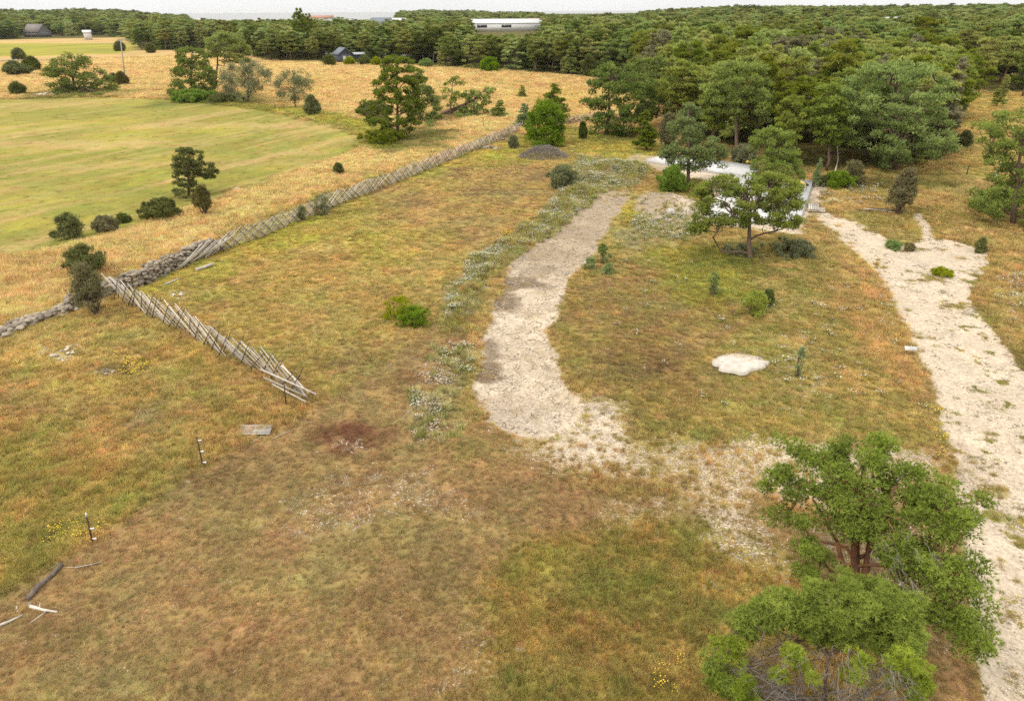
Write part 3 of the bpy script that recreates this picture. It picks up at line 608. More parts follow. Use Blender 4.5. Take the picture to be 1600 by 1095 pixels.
def hero(name, label, px, pb, poly, ntop, nclump, arad, g, mat=M_HERO, bark=M_BARK, nshoot=60, leaf=(3, .22, .085, .55), thick=.8, flat=.55, up=.45, trunk=None, tr=None, mains=10, limb=.07, cat='tree', group=None, zmin=.3, extra=None, hole=None):
    b = G(px, pb); fine = nclump < 190; arad = arad*(.95 if fine else 1.22); nclump = int(nclump*1.5) if fine else nclump; nshoot = nshoot if fine else int(nshoot*1.3); c, sc = crown_volume(poly, b, nclump, g, thick, zmin=zmin)
    if cat == 'tree' and 'pine' in mat.name and fine:
        dz = max((HT(px, pb, min(q[1] for q in poly), b[2]))/8.5, .5); zz = c[:, 2]-b[2]; c[:, 2] += .32*(np.round(zz/dz)*dz-zz)
    if hole is not None:
        hu, hv = PX(c[:, 0], c[:, 1], c[:, 2]); c = c[~((hu > hole[0]) & (hu < hole[2]) & (hv > hole[1]) & (hv < hole[3]))]
    top = trunk or ntop; tops = G(px, pb); d = ray(*top); tt = math.hypot(b[0], b[1])/math.hypot(d[0], d[1]); T = np.array([0, 0, CAMH])+d*tt
    T[2] = max(T[2], b[2]+.6)
    tp = bend(b-np.array([0, 0, .2]), T, g, 0, 7, .012); H = T[2]-b[2]; r0 = tr or .028*H+.02
    tp = tp-b; c = c-b
    tb, p, dd = tree_parts(tp, np.linspace(r0, r0*.3, 7), c, arad*g.uniform(.7, 1.25, len(c)), g, int(nshoot*1.12), flat=flat, up=up, mains=mains, limb_r=limb)
    if extra is not None: extra(tb, b, g)
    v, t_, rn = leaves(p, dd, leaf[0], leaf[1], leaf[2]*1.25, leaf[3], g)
    nn_ = np.repeat(vnoise(p[:, 0]*1.3, p[:, 1]*1.3+p[:, 2], 3), 3*leaf[0]); rn = np.where(rn < .05, rn, np.clip(rn*.7+.3*nn_, .16, 1))
    e = empty(name, b, label, cat, group)
    tb.build('trunk' if cat == 'tree' else 'stems', bark, e, smooth=True); mesh_obj('crown' if cat == 'tree' else 'foliage', v, t_, None, [mat], {'rnd': rn}, e)
    return e

# ------------------------------------------------------------------ the trees one can tell apart
g = np.random.default_rng(11)
# large near pine at the lower right, with three orange stems
def stems(tb, b, g):
    for (x0, y0, x1, y1, r) in ((1330, 935, 1308, 845, .085), (1340, 930, 1365, 835, .12), (1332, 935, 1335, 850, .08), (1365, 835, 1400, 760, .07), (1308, 845, 1270, 780, .05), (1335, 850, 1345, 760, .06)):
        q = []
        for (x, y, hh) in ((x0, y0, .8), (x1, y1, 0)):
            d = ray(x, y); t = math.hypot(b[0], b[1])/math.hypot(d[0], d[1]); q.append(np.array([0, 0, CAMH])+d*t-b)
        tb.tube(bend(q[0], q[1], g, 0, 5, .03), np.linspace(r, r*.7, 5), 7)
A = hero('pine_tree', 'large spreading near pine with orange stems, beside the wide gravel drive', 1332, 965,
         [(1215, 685), (1260, 680), (1300, 700), (1330, 690), (1345, 705), (1352, 668), (1375, 665), (1385, 700), (1390, 730), (1420, 735), (1440, 725), (1480, 735), (1500, 760), (1520, 790), (1545, 765), (1550, 785), (1522, 810), (1500, 850), (1535, 870), (1530, 910), (1540, 960), (1550, 1010), (1530, 1030), (1470, 1010), (1420, 960), (1400, 900), (1340, 905), (1350, 850), (1310, 840), (1280, 900), (1250, 910), (1250, 870), (1260, 820), (1205, 815), (1195, 760), (1225, 735), (1250, 735), (1240, 705)],
         (1350, 720), 215, .30, np.random.default_rng(3), mat=M_PINEF, bark=M_BARKR, hole=(1292, 838, 1376, 925), nshoot=62, leaf=(10, .095, .015, .6), thick=.75, flat=.6, up=.4, tr=.17, mains=18, limb=.055, extra=stems)
for sx, (ax, ay, bx_, by_) in enumerate(()): pass
def dead_twigs(parent, b, px, py, rx, ry, n, g, mat=M_GREYTWIG, L=.9, z0=.6, fan=None, r=.008):
    tb = MB()
    for i in range(n):
        a = g.uniform(0, 2*math.pi); k = math.sqrt(g.uniform(0, 1)); q = [px+rx*k*math.cos(a), py+ry*k*math.sin(a)]
        d = ray(*q); t = math.hypot(b[0], b[1])/math.hypot(d[0], d[1]); c = np.array([0, 0, CAMH])+d*t*g.uniform(.86, .98)-b
        c[2] = max(c[2], .15)
        u = unit(np.array([c[0], c[1], g.uniform(-.1, .5)])+g.normal(0, .35, 3)); l = L*g.uniform(.4, 1)
        cv = bend(c, c+u*l, g, -.05, 5, .06); tb.tube(cv, np.linspace(r, r*.35, 5), 3, cap=False)
        for _ in range(3):
            j = g.integers(1, 4); w = unit(u+g.normal(0, .5, 3)); tb.tube(bend(cv[j], cv[j]+w*l*.4, g, 0, 3, .05), [r*.6, r*.4, r*.25], 3, cap=False)
    return tb.build('dead_branches', mat, parent)
dead_twigs(A, G(1332, 965), 1410, 870, 50, 40, 36, g, L=.7)
B = hero('pine_tree', 'low bushy light green young pine in the bottom right corner, grey dead twigs below', 1290, 1120,
         [(1150, 960), (1185, 935), (1210, 925), (1240, 930), (1262, 912), (1290, 908), (1325, 893), (1345, 905), (1365, 915), (1385, 915), (1395, 935), (1430, 930), (1442, 945), (1425, 975), (1440, 1000), (1425, 1030), (1430, 1070), (1400, 1040), (1370, 1010), (1350, 1000), (1300, 1010), (1280, 1000), (1240, 985), (1210, 985), (1150, 1005), (1120, 1000), (1115, 1040), (1150, 1060), (1170, 1095), (1100, 1060), (1110, 1010), (1140, 1000)],
         (1300, 930), 230, .19, np.random.default_rng(4), mat=M_PINEY, bark=M_BARK, nshoot=34, leaf=(18, .10, .012, .9), thick=.9, flat=.7, up=.6, tr=.055, mains=16, limb=.04)
def extra_foliage(parent, b, zones, arad, nsh, leaf, mat, g):
    cs = []
    for (x, y, rx, ry, n, f0, f1) in zones:
        for _ in range(n):
            a = g.uniform(0, 6.28); k = math.sqrt(g.uniform(0, 1)); d = ray(x+rx*k*math.cos(a), y+ry*k*math.sin(a)); t = math.hypot(b[0], b[1])/math.hypot(d[0], d[1]); c = np.array([0, 0, CAMH])+d*t*g.uniform(f0, f1)-b; c[2] = max(c[2], .25); cs.append(c)
    cs = np.array(cs); tb = MB()
    for c in cs: tb.tube(bend([c[0]*.2, c[1]*.2, .3], c, g, .02, 6, .05), np.linspace(.022, .006, 6), 4, cap=False)
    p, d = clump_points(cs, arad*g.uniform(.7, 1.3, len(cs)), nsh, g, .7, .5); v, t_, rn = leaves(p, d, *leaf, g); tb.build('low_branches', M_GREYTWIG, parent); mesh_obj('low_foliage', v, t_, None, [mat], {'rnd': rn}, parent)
extra_foliage(B, G(1290, 1120), ((1135, 1030, 35, 30, 20, .9, 1.0), (1150, 1080, 50, 25, 18, .86, .96), (1420, 1060, 30, 40, 22, .9, 1.0), (1290, 1040, 115, 28, 17, .84, .93)), .19, 34, (18, .10, .012, .9), M_PINEY, g)
dead_twigs(B, G(1290, 1120), 1290, 1050, 125, 45, 170, g, L=.7, r=.006)
g = np.random.default_rng(12)
hero('pine_tree', 'umbrella-crowned pine with a bare grey trunk in front of the white foundation', 1170, 405,
     [(1076, 358), (1092, 332), (1080, 308), (1098, 290), (1118, 278), (1142, 270), (1162, 280), (1185, 272), (1218, 270), (1244, 288), (1256, 320), (1250, 352), (1225, 360), (1195, 350), (1150, 354), (1112, 352), (1088, 370)],
     (1180, 300), 150, .44, g, nshoot=52, leaf=(4, .15, .05, .6), thick=.85, trunk=(1172, 320), tr=.2, mains=16, limb=.085, zmin=1.6)
hero('pine_tree', 'slender pine with a round top rising behind the umbrella pine', 1204, 320,
     [(1174, 235), (1178, 212), (1205, 200), (1234, 208), (1242, 235), (1256, 265), (1250, 300), (1215, 310), (1180, 285)],
     (1205, 225), 95, .5, g, nshoot=60, leaf=(4, .15, .055, .6), tr=.16, limb=.06)
hero('pine_tree', 'conical dark pine at the left end of the white foundation', 1077, 292,
     [(1062, 165), (1080, 160), (1095, 185), (1100, 210), (1125, 225), (1140, 255), (1115, 262), (1090, 270), (1055, 262), (1040, 250), (1028, 240), (1050, 222), (1042, 205), (1055, 190)],
     (1076, 165), 95, .6, g, mat=M_HEROD, nshoot=60, leaf=(4, .16, .06, .6), tr=.2, limb=.07)
hero('pine_tree', 'broad crooked pine at the front left corner of the forest', 946, 212,
     [(900, 158), (925, 145), (925, 120), (945, 98), (975, 100), (1000, 105), (1020, 130), (1025, 155), (1010, 185), (990, 210), (965, 213), (940, 200), (925, 208), (918, 190), (935, 170), (915, 168)],
     (955, 110), 110, .85, g, mat=M_HEROD, nshoot=60, leaf=(3, .27, .10, .6), tr=.28, limb=.10)
hero('pine_tree', 'tall dark pine behind the crooked pine at the left tip of the forest', 1000, 200,
     [(980, 95), (1010, 85), (1045, 95), (1080, 120), (1088, 150), (1070, 170), (1050, 190), (1015, 190), (1000, 150)],
     (1005, 95), 70, .9, g, mat=M_HEROD, nshoot=60, leaf=(3, .28, .11, .6), tr=.28, limb=.10)
hero('pine_tree', 'huge spreading pine at the right front of the forest, branches to the ground', 1400, 268,
     [(1305, 150), (1320, 120), (1350, 105), (1395, 95), (1440, 100), (1475, 125), (1490, 160), (1485, 185), (1498, 205), (1492, 240), (1465, 250), (1430, 240), (1400, 262), (1370, 258), (1350, 235), (1320, 215), (1300, 185)],
     (1400, 105), 130, .85, g, nshoot=66, leaf=(3, .26, .10, .6), tr=.32, mains=18, limb=.11, thick=.9)
hero('pine_tree', 'pale-stemmed pine in the middle of the forest front', 1152, 245,
     [(1100, 150), (1110, 115), (1140, 98), (1185, 100), (1200, 125), (1215, 150), (1200, 180), (1160, 185), (1120, 178)],
     (1150, 110), 75, .8, g, nshoot=60, leaf=(3, .26, .10, .6), tr=.26, limb=.09)
hero('pine_tree', 'leaning pine cut off by the right edge above the drive', 1582, 352,
     [(1530, 190), (1560, 178), (1600, 170), (1690, 190), (1720, 280), (1680, 330), (1600, 350), (1570, 345), (1520, 325), (1515, 300), (1545, 285), (1530, 265), (1545, 235), (1525, 215)],
     (1600, 215), 130, .66, g, nshoot=64, leaf=(4, .17, .06, .6), tr=.24, limb=.08, mains=14)
hero('pine_tree', 'tall dense pine in the meadow behind the long pole fence', 618, 218,
     [(600, 92), (625, 86), (645, 100), (668, 118), (672, 130), (650, 140), (665, 165), (645, 190), (660, 195), (640, 205), (625, 220), (590, 222), (592, 200), (572, 195), (575, 180), (595, 168), (560, 178), (550, 172), (565, 158), (590, 160), (585, 135), (590, 115), (595, 105)],
     (622, 95), 140, .62, g, mat=M_HEROD, nshoot=66, leaf=(3, .22, .085, .6), tr=.24, limb=.08, mains=16)
hero('pine_tree', 'dark pine close behind the right side of the tall meadow pine', 655, 190,
     [(640, 135), (655, 115), (672, 125), (682, 150), (692, 175), (685, 195), (655, 200), (640, 180)],
     (655, 120), 55, .7, g, mat=M_HEROD, nshoot=60, leaf=(3, .24, .09, .6), tr=.22)
hero('pine_tree', 'thin-crowned small pine between the meadow pine and the fallen pine', 703, 182,
     [(695, 130), (712, 120), (726, 130), (722, 145), (735, 155), (718, 165), (700, 168), (690, 150)],
     (708, 125), 20, .65, g, nshoot=44, leaf=(3, .22, .085, .6), tr=.14, limb=.06)
def fallen(tb, b, g):
    q = []
    for (x, y) in ((690, 178), (715, 168), (742, 156)):
        d = ray(x, y); t = math.hypot(b[0], b[1])/math.hypot(d[0], d[1]); q.append(np.array([0, 0, CAMH])+d*t-b)
    tb.tube(q, [.32, .26, .16], 7)
F_ = hero('fallen_pine', 'half-fallen pine with a bare slanting trunk beyond the pole fence', 690, 181,
     [(728, 145), (745, 140), (758, 138), (772, 140), (768, 155), (760, 175), (735, 184), (712, 182), (725, 165)],
     (742, 156), 40, .6, g, nshoot=50, leaf=(3, .22, .085, .6), tr=.28, extra=fallen, zmin=.3, mains=12)
hero('pine_tree', 'dense dark pine left of the grey-green tree, behind the mown field', 298, 152,
     [(278, 80), (300, 75), (325, 85), (335, 110), (345, 140), (330, 155), (275, 156), (262, 145), (272, 130), (268, 115), (280, 105), (268, 95)],
     (300, 80), 90, .95, g, mat=M_HEROD, nshoot=60, leaf=(3, .3, .115, .6), tr=.3, limb=.1)
hero('pine_tree', 'flat-topped light green pine behind the dense dark pine on the left', 336, 140,
     [(320, 65), (345, 50), (370, 58), (392, 80), (388, 98), (350, 100), (325, 90)],
     (342, 60), 60, 1.0, g, nshoot=60, leaf=(3, .3, .115, .6), tr=.3, limb=.12)
hero('pine_tree', 'low wide spreading pine at the far left edge of the mown field', 115, 146,
     [(72, 98), (92, 85), (115, 80), (135, 90), (150, 105), (170, 118), (185, 135), (165, 148), (100, 152), (62, 142), (80, 130), (68, 118)],
     (112, 90), 95, 1.0, g, mat=M_HEROD, nshoot=60, leaf=(3, .3, .115, .6), tr=.35, limb=.12)
hero('pine_tree', 'lone small dark pine on the near edge of the mown field', 294, 306,
     [(270, 250), (280, 234), (300, 231), (318, 240), (320, 258), (340, 255), (345, 270), (325, 282), (305, 275), (308, 300), (290, 310), (270, 303), (275, 280)],
     (296, 240), 80, .36, g, mat=M_JUN, nshoot=66, leaf=(4, .12, .045, .6), tr=.13, limb=.05, thick=.7)
hero('willow_tree', 'round grey-green tree standing next to the dark pines behind the mown field', 388, 162,
     [(345, 125), (350, 105), (375, 97), (405, 100), (424, 112), (420, 130), (405, 145), (395, 155), (375, 155), (350, 145)],
     (388, 120), 70, .85, g, mat=M_WILLOW, nshoot=70, leaf=(3, .2, .07, .9), tr=.22, limb=.07, flat=.9, up=.2)
hero('willow_tree', 'smaller round grey-green tree with forked stems, right of the larger one', 461, 170,
     [(428, 135), (435, 118), (460, 110), (482, 115), (491, 130), (480, 150), (465, 162), (450, 160), (435, 148)],
     (460, 130), 50, .75, g, mat=M_WILLOW, nshoot=62, leaf=(3, .19, .065, .9), tr=.14, limb=.06, flat=.9, up=.2)
hero('broadleaf_tree', 'bright green leafy young tree behind the brush pile', 850, 228,
     [(826, 190), (830, 170), (845, 158), (862, 160), (876, 172), (880, 200), (876, 225), (850, 230), (828, 226), (823, 210)],
     (851, 180), 70, .62, g, mat=M_LEAF, nshoot=80, leaf=(3, .2, .10, .9), tr=.08, limb=.04, flat=.95, up=.3, zmin=.5)
hero('pine_tree', 'narrow dark pine just behind the bright green leafy tree', 868, 196,
     [(855, 150), (862, 130), (870, 140), (880, 160), (888, 180), (880, 195), (865, 192)],
     (864, 132), 34, .6, g, mat=M_HEROD, nshoot=55, leaf=(3, .22, .085, .6), tr=.14)
for (px, pb, pt, vi, wd, lab) in ((817, 200, 163, 3, 1.6, 'small bluish young pine left of the bright green leafy tree'), (1010, 236, 174, 3, 1.25, 'light green young pine in front of the left forest corner'),
                                  (815, 153, 134, 3, 1.9, 'tiny pine alone in the pale straw meadow'), (777, 184, 157, 3, 2.1, 'small bushy pine right of the fallen pine'),
                                  (1556, 168, 118, 3, .9, 'young conical pine in the clearing at the right edge'), (1272, 292, 247, 3, .7, 'small slim bluish pine beside the lime shrub'), (1330, 255, 190, 4, .8, 'thin pine leaning out from the forest front'),
                                  (1040, 150, 95, 6, 1.1, 'round pine above the left forest corner'), (1385, 245, 198, 3, 1.2, 'young bright pine in front of the huge spreading pine'), (1430, 258, 210, 3, 1.2, 'young pine at the right foot of the huge spreading pine'),
                                  (1527, 150, 62, 4, 1.0, 'tall straight pine at the edge of the right clearing'), (1562, 142, 60, 1, 1.0, 'tall pine with slanting trunk over the right clearing'), (1597, 152, 66, 4, 1.1, 'tall pine cut by the right edge above the clearing'),
                                  (1225, 262, 150, 6, .8, 'dense pine right of the pale-stemmed pine'), (1290, 268, 135, 2, 1.0, 'tall slender pine with bare grey lower trunk in the forest front'), (1110, 240, 130, 0, .8, 'dark pine between the conical pine and the pale-stemmed pine')):
    b = G(px, pb); place_pine(vi, b, HT(px, pb, pt), g.uniform(0, 6), lab, wide=wd, mat=M_BLUE if vi == 3 and 'blu' in lab else None)

for (u_, dd_, H_, w_, lab) in ((470, 300, 16.4, .62, 'tallest crown standing up above the woods against the sea strip'), (483, 305, 14.6, .6, 'second tall crown touching the tallest one above the woods'), (246, 430, 14.8, .8, 'tall pine top standing out at the skyline on the left')):
    d_ = ray(u_, 30); d_ = d_[:2]/np.linalg.norm(d_[:2]); place_pine(0, (d_[0]*dd_, d_[1]*dd_, zh(d_[0]*dd_, d_[1]*dd_)), H_, 1.1, lab, wide=w_)
def column(px, pb, pt, wpx, lab, mat, name='juniper', cat='juniper', top=.4, seed=1, leafs=None, stem=True, n=None, dens=1.0, group=None, up=1.2, waist=.0):
    """juniper or bush: stems and a dense upright body of small leaves"""
    g = np.random.default_rng(seed); b = G(px, pb); H = max(HT(px, pb, pt, b[2]), .35); dist = math.hypot(b[0], b[1], CAMH); R = wpx*dist/FPX/2*1.12
    ls = leafs or max(.05, dist*.0022); nc = n or int(max(16, 84*dens))
    z = g.uniform(.06 if waist == 0 else waist, 1, nc)**.9; prof = np.sqrt(np.clip(1-((z-.42)/.62)**2, .02, 1)); prof = np.where(z > .6, prof*(1-top*(z-.6)/.4), prof)
    a = g.uniform(0, 2*math.pi, nc); k = g.uniform(.2, 1, nc)**.6*.8
    k = k*g.uniform(.7, 1.25, nc); far_ = (g.uniform(0, 1, nc) < .16) & (up < 1); k = np.where(far_, k*1.45, k); c = np.stack([R*prof*k*np.cos(a), R*prof*k*np.sin(a), z*H*.93], 1)
    rr = min(R, H/2)*.27*g.uniform(.5, 1.4, nc)*np.where(far_, .6, 1)
    tb = MB()
    for i in range(0, nc, 2): tb.tube(bend([g.normal(0, .04), g.normal(0, .04), -.1], c[i], g, 0, 4, .04), np.linspace(.012*H+.008, .006, 4), 4, cap=False)
    p, d = clump_points(c, rr, int(max(22, 48*dens)), g, 1.0, up*.5)
    v, t_, rn = leaves(p, d, 3, ls*1.5, ls*.36, .55, g)
    e = empty(name, b, lab, cat, group); tb.build('stems', M_BARK, e); mesh_obj('foliage', v, t_, None, [mat], {'rnd': rn}, e); return e
COLS = [(137, 428, 382, 54, 'rounded dark green juniper behind the stone wall by the fence corner', M_JUN, 0), (150, 492, 408, 46, 'brownish upright juniper in front of the stone wall at the fence corner', M_JUNB, .22),
 (322, 337, 289, 24, 'thin brown juniper right of the lone small pine', M_JUNB, .3), (1403, 336, 262, 36, 'tall juniper with many bare stems near the heap of sticks', M_JUNB, .25), (489, 180, 151, 20, 'small dark juniper right of the forked grey-green tree', M_JUN, 0),
 (910, 218, 192, 11, 'narrow small juniper by the left forest corner', M_JUN, 0), (1041, 230, 178, 24, 'slim brownish juniper left of the conical dark pine', M_JUNB, 0), (919, 121, 88, 17, 'dark upright juniper at the back edge of the straw meadow', M_JUN, 0),
 (906, 112, 88, 10, 'thin juniper beside the dark upright one at the meadow edge', M_JUN, 0), (31, 93, 79, 12, 'small dark juniper on the long stone wall at the far left', M_JUN, 0), (53, 111, 92, 19, 'rounded juniper left of the low spreading pine', M_JUN, 0),
 (26, 118, 99, 32, 'broad olive juniper at the left edge beyond the mown field', M_JUN, 0), (30, 148, 131, 15, 'small juniper left of the pale stone pile', M_JUN, 0), (193, 134, 115, 12, 'grey-brown juniper at the foot of the utility pole', M_JUNB, 0),
 (530, 273, 257, 13, 'tiny round dark juniper alone in the straw meadow', M_JUN, 0), (1505, 142, 131, 10, 'small black-green juniper in the right clearing', M_JUN, 0), (1505, 230, 206, 14, 'small dark juniper right of the huge spreading pine', M_JUN, 0),
 (410, 80, 66, 9, 'dark small juniper in front of the far woods', M_JUN, 0), (236, 83, 71, 9, 'small juniper under the far left pine row', M_JUN, 0), (188, 80, 68, 10, 'small dark juniper on the far green strip behind the utility pole', M_JUN, 0), (180, 132, 118, 10, 'low juniper between the spreading pine and the utility pole', M_JUN, 0)]
for i, (a, b_, c_, w, lab, m, ws) in enumerate(COLS): column(a, b_, c_, w, lab, m, seed=200+i, waist=ws, top=.5)
SHR = [(254, 340, 312, 56, 'low wide dark juniper bush beside the lone small pine', M_JUN, 1.2), (114, 372, 334, 32, 'ragged dark bush on the near edge of the mown field', M_JUN, .8), (166, 361, 339, 34, 'grey-brown round bush between two darker bushes by the field', M_JUNB, .9),
 (193, 347, 335, 16, 'very small green bush near the grey-brown round bush', M_JUN, .6), (86, 370, 363, 8, 'tiny dark bush left of the ragged bush', M_JUN, .4), (648, 508, 480, 50, 'bright green low juniper bush in the middle of the paddock', M_LEAF, .75), (624, 498, 464, 48, 'lime yellow bush growing into the bright green juniper bush', M_LIME, .5),
 (1177, 492, 456, 40, 'round lime green bush on the grass between the two gravel tracks', M_LIME, .7), (1198, 478, 452, 16, 'small darker bush just behind the round lime green bush', M_JUN, .6), (1112, 463, 424, 18, 'thin upright sapling left of the round lime bush', M_BLUE, .25), (1050, 300, 262, 38, 'bushy bright green juniper at the foot of the conical dark pine', M_LEAF, 1.3),
 (1308, 294, 269, 34, 'round bright green bush in front of the forest', M_LEAF, 1.2), (1330, 290, 252, 26, 'thin olive bush right of the round bright green bush', M_JUNB, .8), (1290, 290, 276, 18, 'dark small bush left of the round bright green bush', M_JUN, .8),
 (1245, 590, 535, 11, 'tall thin weedy sapling in the middle of the island of grass', M_BLUE, .22), (940, 412, 382, 20, 'small dark green sapling beside the narrower gravel track', M_BLUE, .35), (922, 420, 404, 18, 'low green plant left of the small sapling by the track', M_BLUE, .25), (952, 428, 412, 14, 'tiny green plant right of the small sapling by the track', M_BLUE, .2),
 (878, 292, 260, 52, 'olive weedy bush on the bank near the brush pile', M_WILLOW, 1.2), (505, 336, 303, 26, 'green bush growing through the pole fence', M_WILLOW, .3), (472, 345, 322, 14, 'small green bush against the pole fence left of the larger one', M_WILLOW, .25), (802, 232, 213, 14, 'small bush at the far end of the pole fence', M_WILLOW, .6),
 (330, 398, 386, 12, 'dark green tuft at the foot of the stone wall', M_JUN, .5), (1160, 255, 228, 36, 'grey-green bush behind the umbrella pine', M_WILLOW, 1.), (1470, 430, 420, 26, 'low grass clump growing on the gravel turning place', M_LIME, .5), (1395, 388, 378, 22, 'dark weeds in the gap between the gravel paths', M_BLUE, .5), (1420, 392, 382, 12, 'rusty weeds at the edge of the turning place', M_JUNB, .4),
 (1500, 175, 160, 10, 'small pine-green bush in the right clearing near the forest', M_JUN, .5), (1530, 395, 372, 11, 'dark seedling bush at the right edge of the turning place', M_JUN, .6), (1590, 310, 285, 50, 'dark bushy undergrowth under the leaning pine on the right', M_PINE, 1.3), (1550, 330, 300, 50, 'grey-green undergrowth left of the leaning pine trunk', M_PINE, 1.3),
 (300, 158, 142, 56, 'green bushy undergrowth below the dense dark pine', M_LEAF, 1.2), (350, 160, 148, 36, 'dark undergrowth between pine and grey-green tree', M_JUN, .9), (600, 224, 205, 60, 'low dark branches sprawling at the foot of the tall meadow pine', M_PINE, 1.2), (585, 182, 160, 50, 'round bush touching the left side of the tall meadow pine', M_JUN, 1.), (1160, 398, 385, 60, 'low green shrubs around the umbrella pine trunk', M_WILLOW, .6), (1240, 398, 376, 64, 'green low shrubs right of the umbrella pine trunk', M_WILLOW, 1.0),
 (588, 103, 92, 10, 'yellow green bush in front of the white caravan', M_LIME, .7), (547, 102, 92, 12, 'lime bush in front of the dark cabin', M_LIME, .7), (570, 102, 90, 16, 'dark bush right of the dark cabin', M_JUN, .7), (516, 103, 88, 16, 'dark bush left of the dark cabin', M_JUN, .7), (765, 112, 92, 26, 'light green bush at the back edge of the meadow', M_LEAF, 1.), (667, 106, 94, 16, 'green bush right of the grey house', M_LEAF, .7)]
for i, (a, b_, c_, w, lab, m, dn) in enumerate(SHR): column(a, b_, c_, w, lab, m, 'bush', 'bush', .1, 300+i, dens=dn, up=.5)
def twig_bush(px, pb, pt, wpx, n, lab, seed, name='dead_bush'):
    g = np.random.default_rng(seed); b = G(px, pb); H = HT(px, pb, pt, b[2]); dist = math.hypot(b[0], b[1], CAMH); R = wpx*dist/FPX/2; tb = MB()
    for i in range(n):
        a = g.uniform(0, 6.28); k = g.uniform(0, 1)**.5; e_ = np.array([R*k*math.cos(a), R*k*math.sin(a), H*(1-.45*k*k)*g.uniform(.6, 1)])
        c = bend([R*.35*k*math.cos(a), R*.35*k*math.sin(a), -.05], e_, g, .05, 5, .06); tb.tube(c, np.linspace(.02, .006, 5), 3, cap=False)
        for _ in range(2):
            j = g.integers(2, 5); tb.tube(bend(c[j], c[j]+g.normal(0, .22, 3)+[0, 0, .2], g, 0, 3, .05), [.01, .008, .005], 3, cap=False)
    return tag(tb.build(name, M_GREYTWIG), lab, 'dead bush')
for i, a in enumerate(((645, 244, 221, 36, 130, 'grey leafless bush behind the far half of the pole fence'), (692, 312, 292, 18, 0, ''), (572, 306, 292, 20, 60, 'small grey leafless bush against the middle of the pole fence'), (478, 268, 256, 16, 50, 'faint grey leafless bush in the straw meadow'),
                       (72, 580, 545, 44, 110, 'dark leafless bush in the grass below the stone wall'), (1372, 292, 262, 10, 0, ''), (1360, 262, 240, 0, 0, ''), (208, 146, 134, 12, 40, 'small grey leafless bush right of the utility pole'), (1012, 875, 855, 8, 0, ''))):
    if a[4]: twig_bush(*a, seed=400+i)
# brush pile: twigs heaped in a dome
b = G(850, 246); dist = math.hypot(b[0], b[1], CAMH); R = 38*dist/FPX; tb = MB()
for i in range(900):
    a = g.uniform(0, 6.28); k = g.uniform(0, 1)**.6; h_ = 1.45*(1-k*k)*g.uniform(.5, 1); c = np.array([R*k*math.cos(a), R*.8*k*math.sin(a), h_]); u = unit(np.array([math.cos(a), math.sin(a), -.6*k])+g.normal(0, .7, 3)*[1, 1, .3]); l = g.uniform(.4, 1.2)
    tb.tube(bend(c-u*l/2, c+u*l/2, g, .05, 4, .05), [.022, .02, .015, .008], 3, cap=False)
o = tag(tb.build('brush_pile', M_GREYTWIG), 'grey heap of cut branches in front of the bright green leafy tree', 'brush pile'); o.location = b

# ------------------------------------------------------------------ forest
def forest_points():
    g = np.random.default_rng(77); pts = []
    r = 60.0
    while r < 2500:
        s = 4.7 if r < 260 else 4.7*(r/260)**.62
        n = int(2.2*r/s)
        th = np.linspace(-1.02, 1.02, n)+g.normal(0, .33*s/r, n); rr = r+g.normal(0, .33*s, n)
        pts.append(np.stack([rr*np.sin(th), rr*np.cos(th)], 1)); r += s*.95
    p = np.concatenate(pts); u, v = PX(p[:, 0], p[:, 1])
    fx = [e[0] for e in FOREST]; fy = [e[1] for e in FOREST]
    keep = (v < np.interp(u, fx, fy)) & (p[:, 1] > 50) & (u > -420) & (u < 2020)
    keep &= ~((u < 1060) & (v > 122) & (u < 1000))
    # clearings and roofs
    def clear(px, pb, w, front):
        q = P(px, pb)[:2]; d = q/np.linalg.norm(q); s = p@d-q@d; o = np.abs(p[:, 0]*d[1]-p[:, 1]*d[0]-(q[0]*d[1]-q[1]*d[0])); return (o < w) & (s > -front) & (s < w)
    for c in ((537, 95, 7, 20), (590, 91, 6, 15), (658, 92, 8, 16), (60, 57, 14, 60), (770, 88, 3, 6)): keep &= ~clear(*c)
    rr_ = np.hypot(p[:, 0], p[:, 1])
    for a_, b_, d0, d1 in ((733, 852, 268, 690), (588, 606, 430, 540), (618, 645, 560, 650), (488, 520, 1000, 1110), (295, 316, 800, 910), (332, 348, 860, 960), (128, 139, 380, 575), (1380, 1407, 390, 512), (1451, 1465, 340, 430), (1431, 1445, 400, 490), (1321, 1334, 400, 490)): keep &= ~((u > a_) & (u < b_) & (rr_ > d0) & (rr_ < d1))
    dens = vnoise(p[:, 0]*.02, p[:, 1]*.02, 8); keep &= ~((dens > .78) & (np.hypot(p[:, 0], p[:, 1]) > 300) & (u < 700))
    keep &= ~((u > 1480) & (u < 1640) & (v > 122) & (g.uniform(0, 1, len(p)) < .7))
    az = p[:, 0]/p[:, 1]; keep &= ~((rr_ > 870) & (az > -.425) & (az < -.15)); keep &= rr_ < np.where(az > .2, 2600, 1850)
    return p[keep], u[keep], v[keep]
fp, fu, fv = forest_points()
fz = hgt(fp[:, 0], fp[:, 1]); fr = np.hypot(fp[:, 0], fp[:, 1])
g = np.random.default_rng(5)
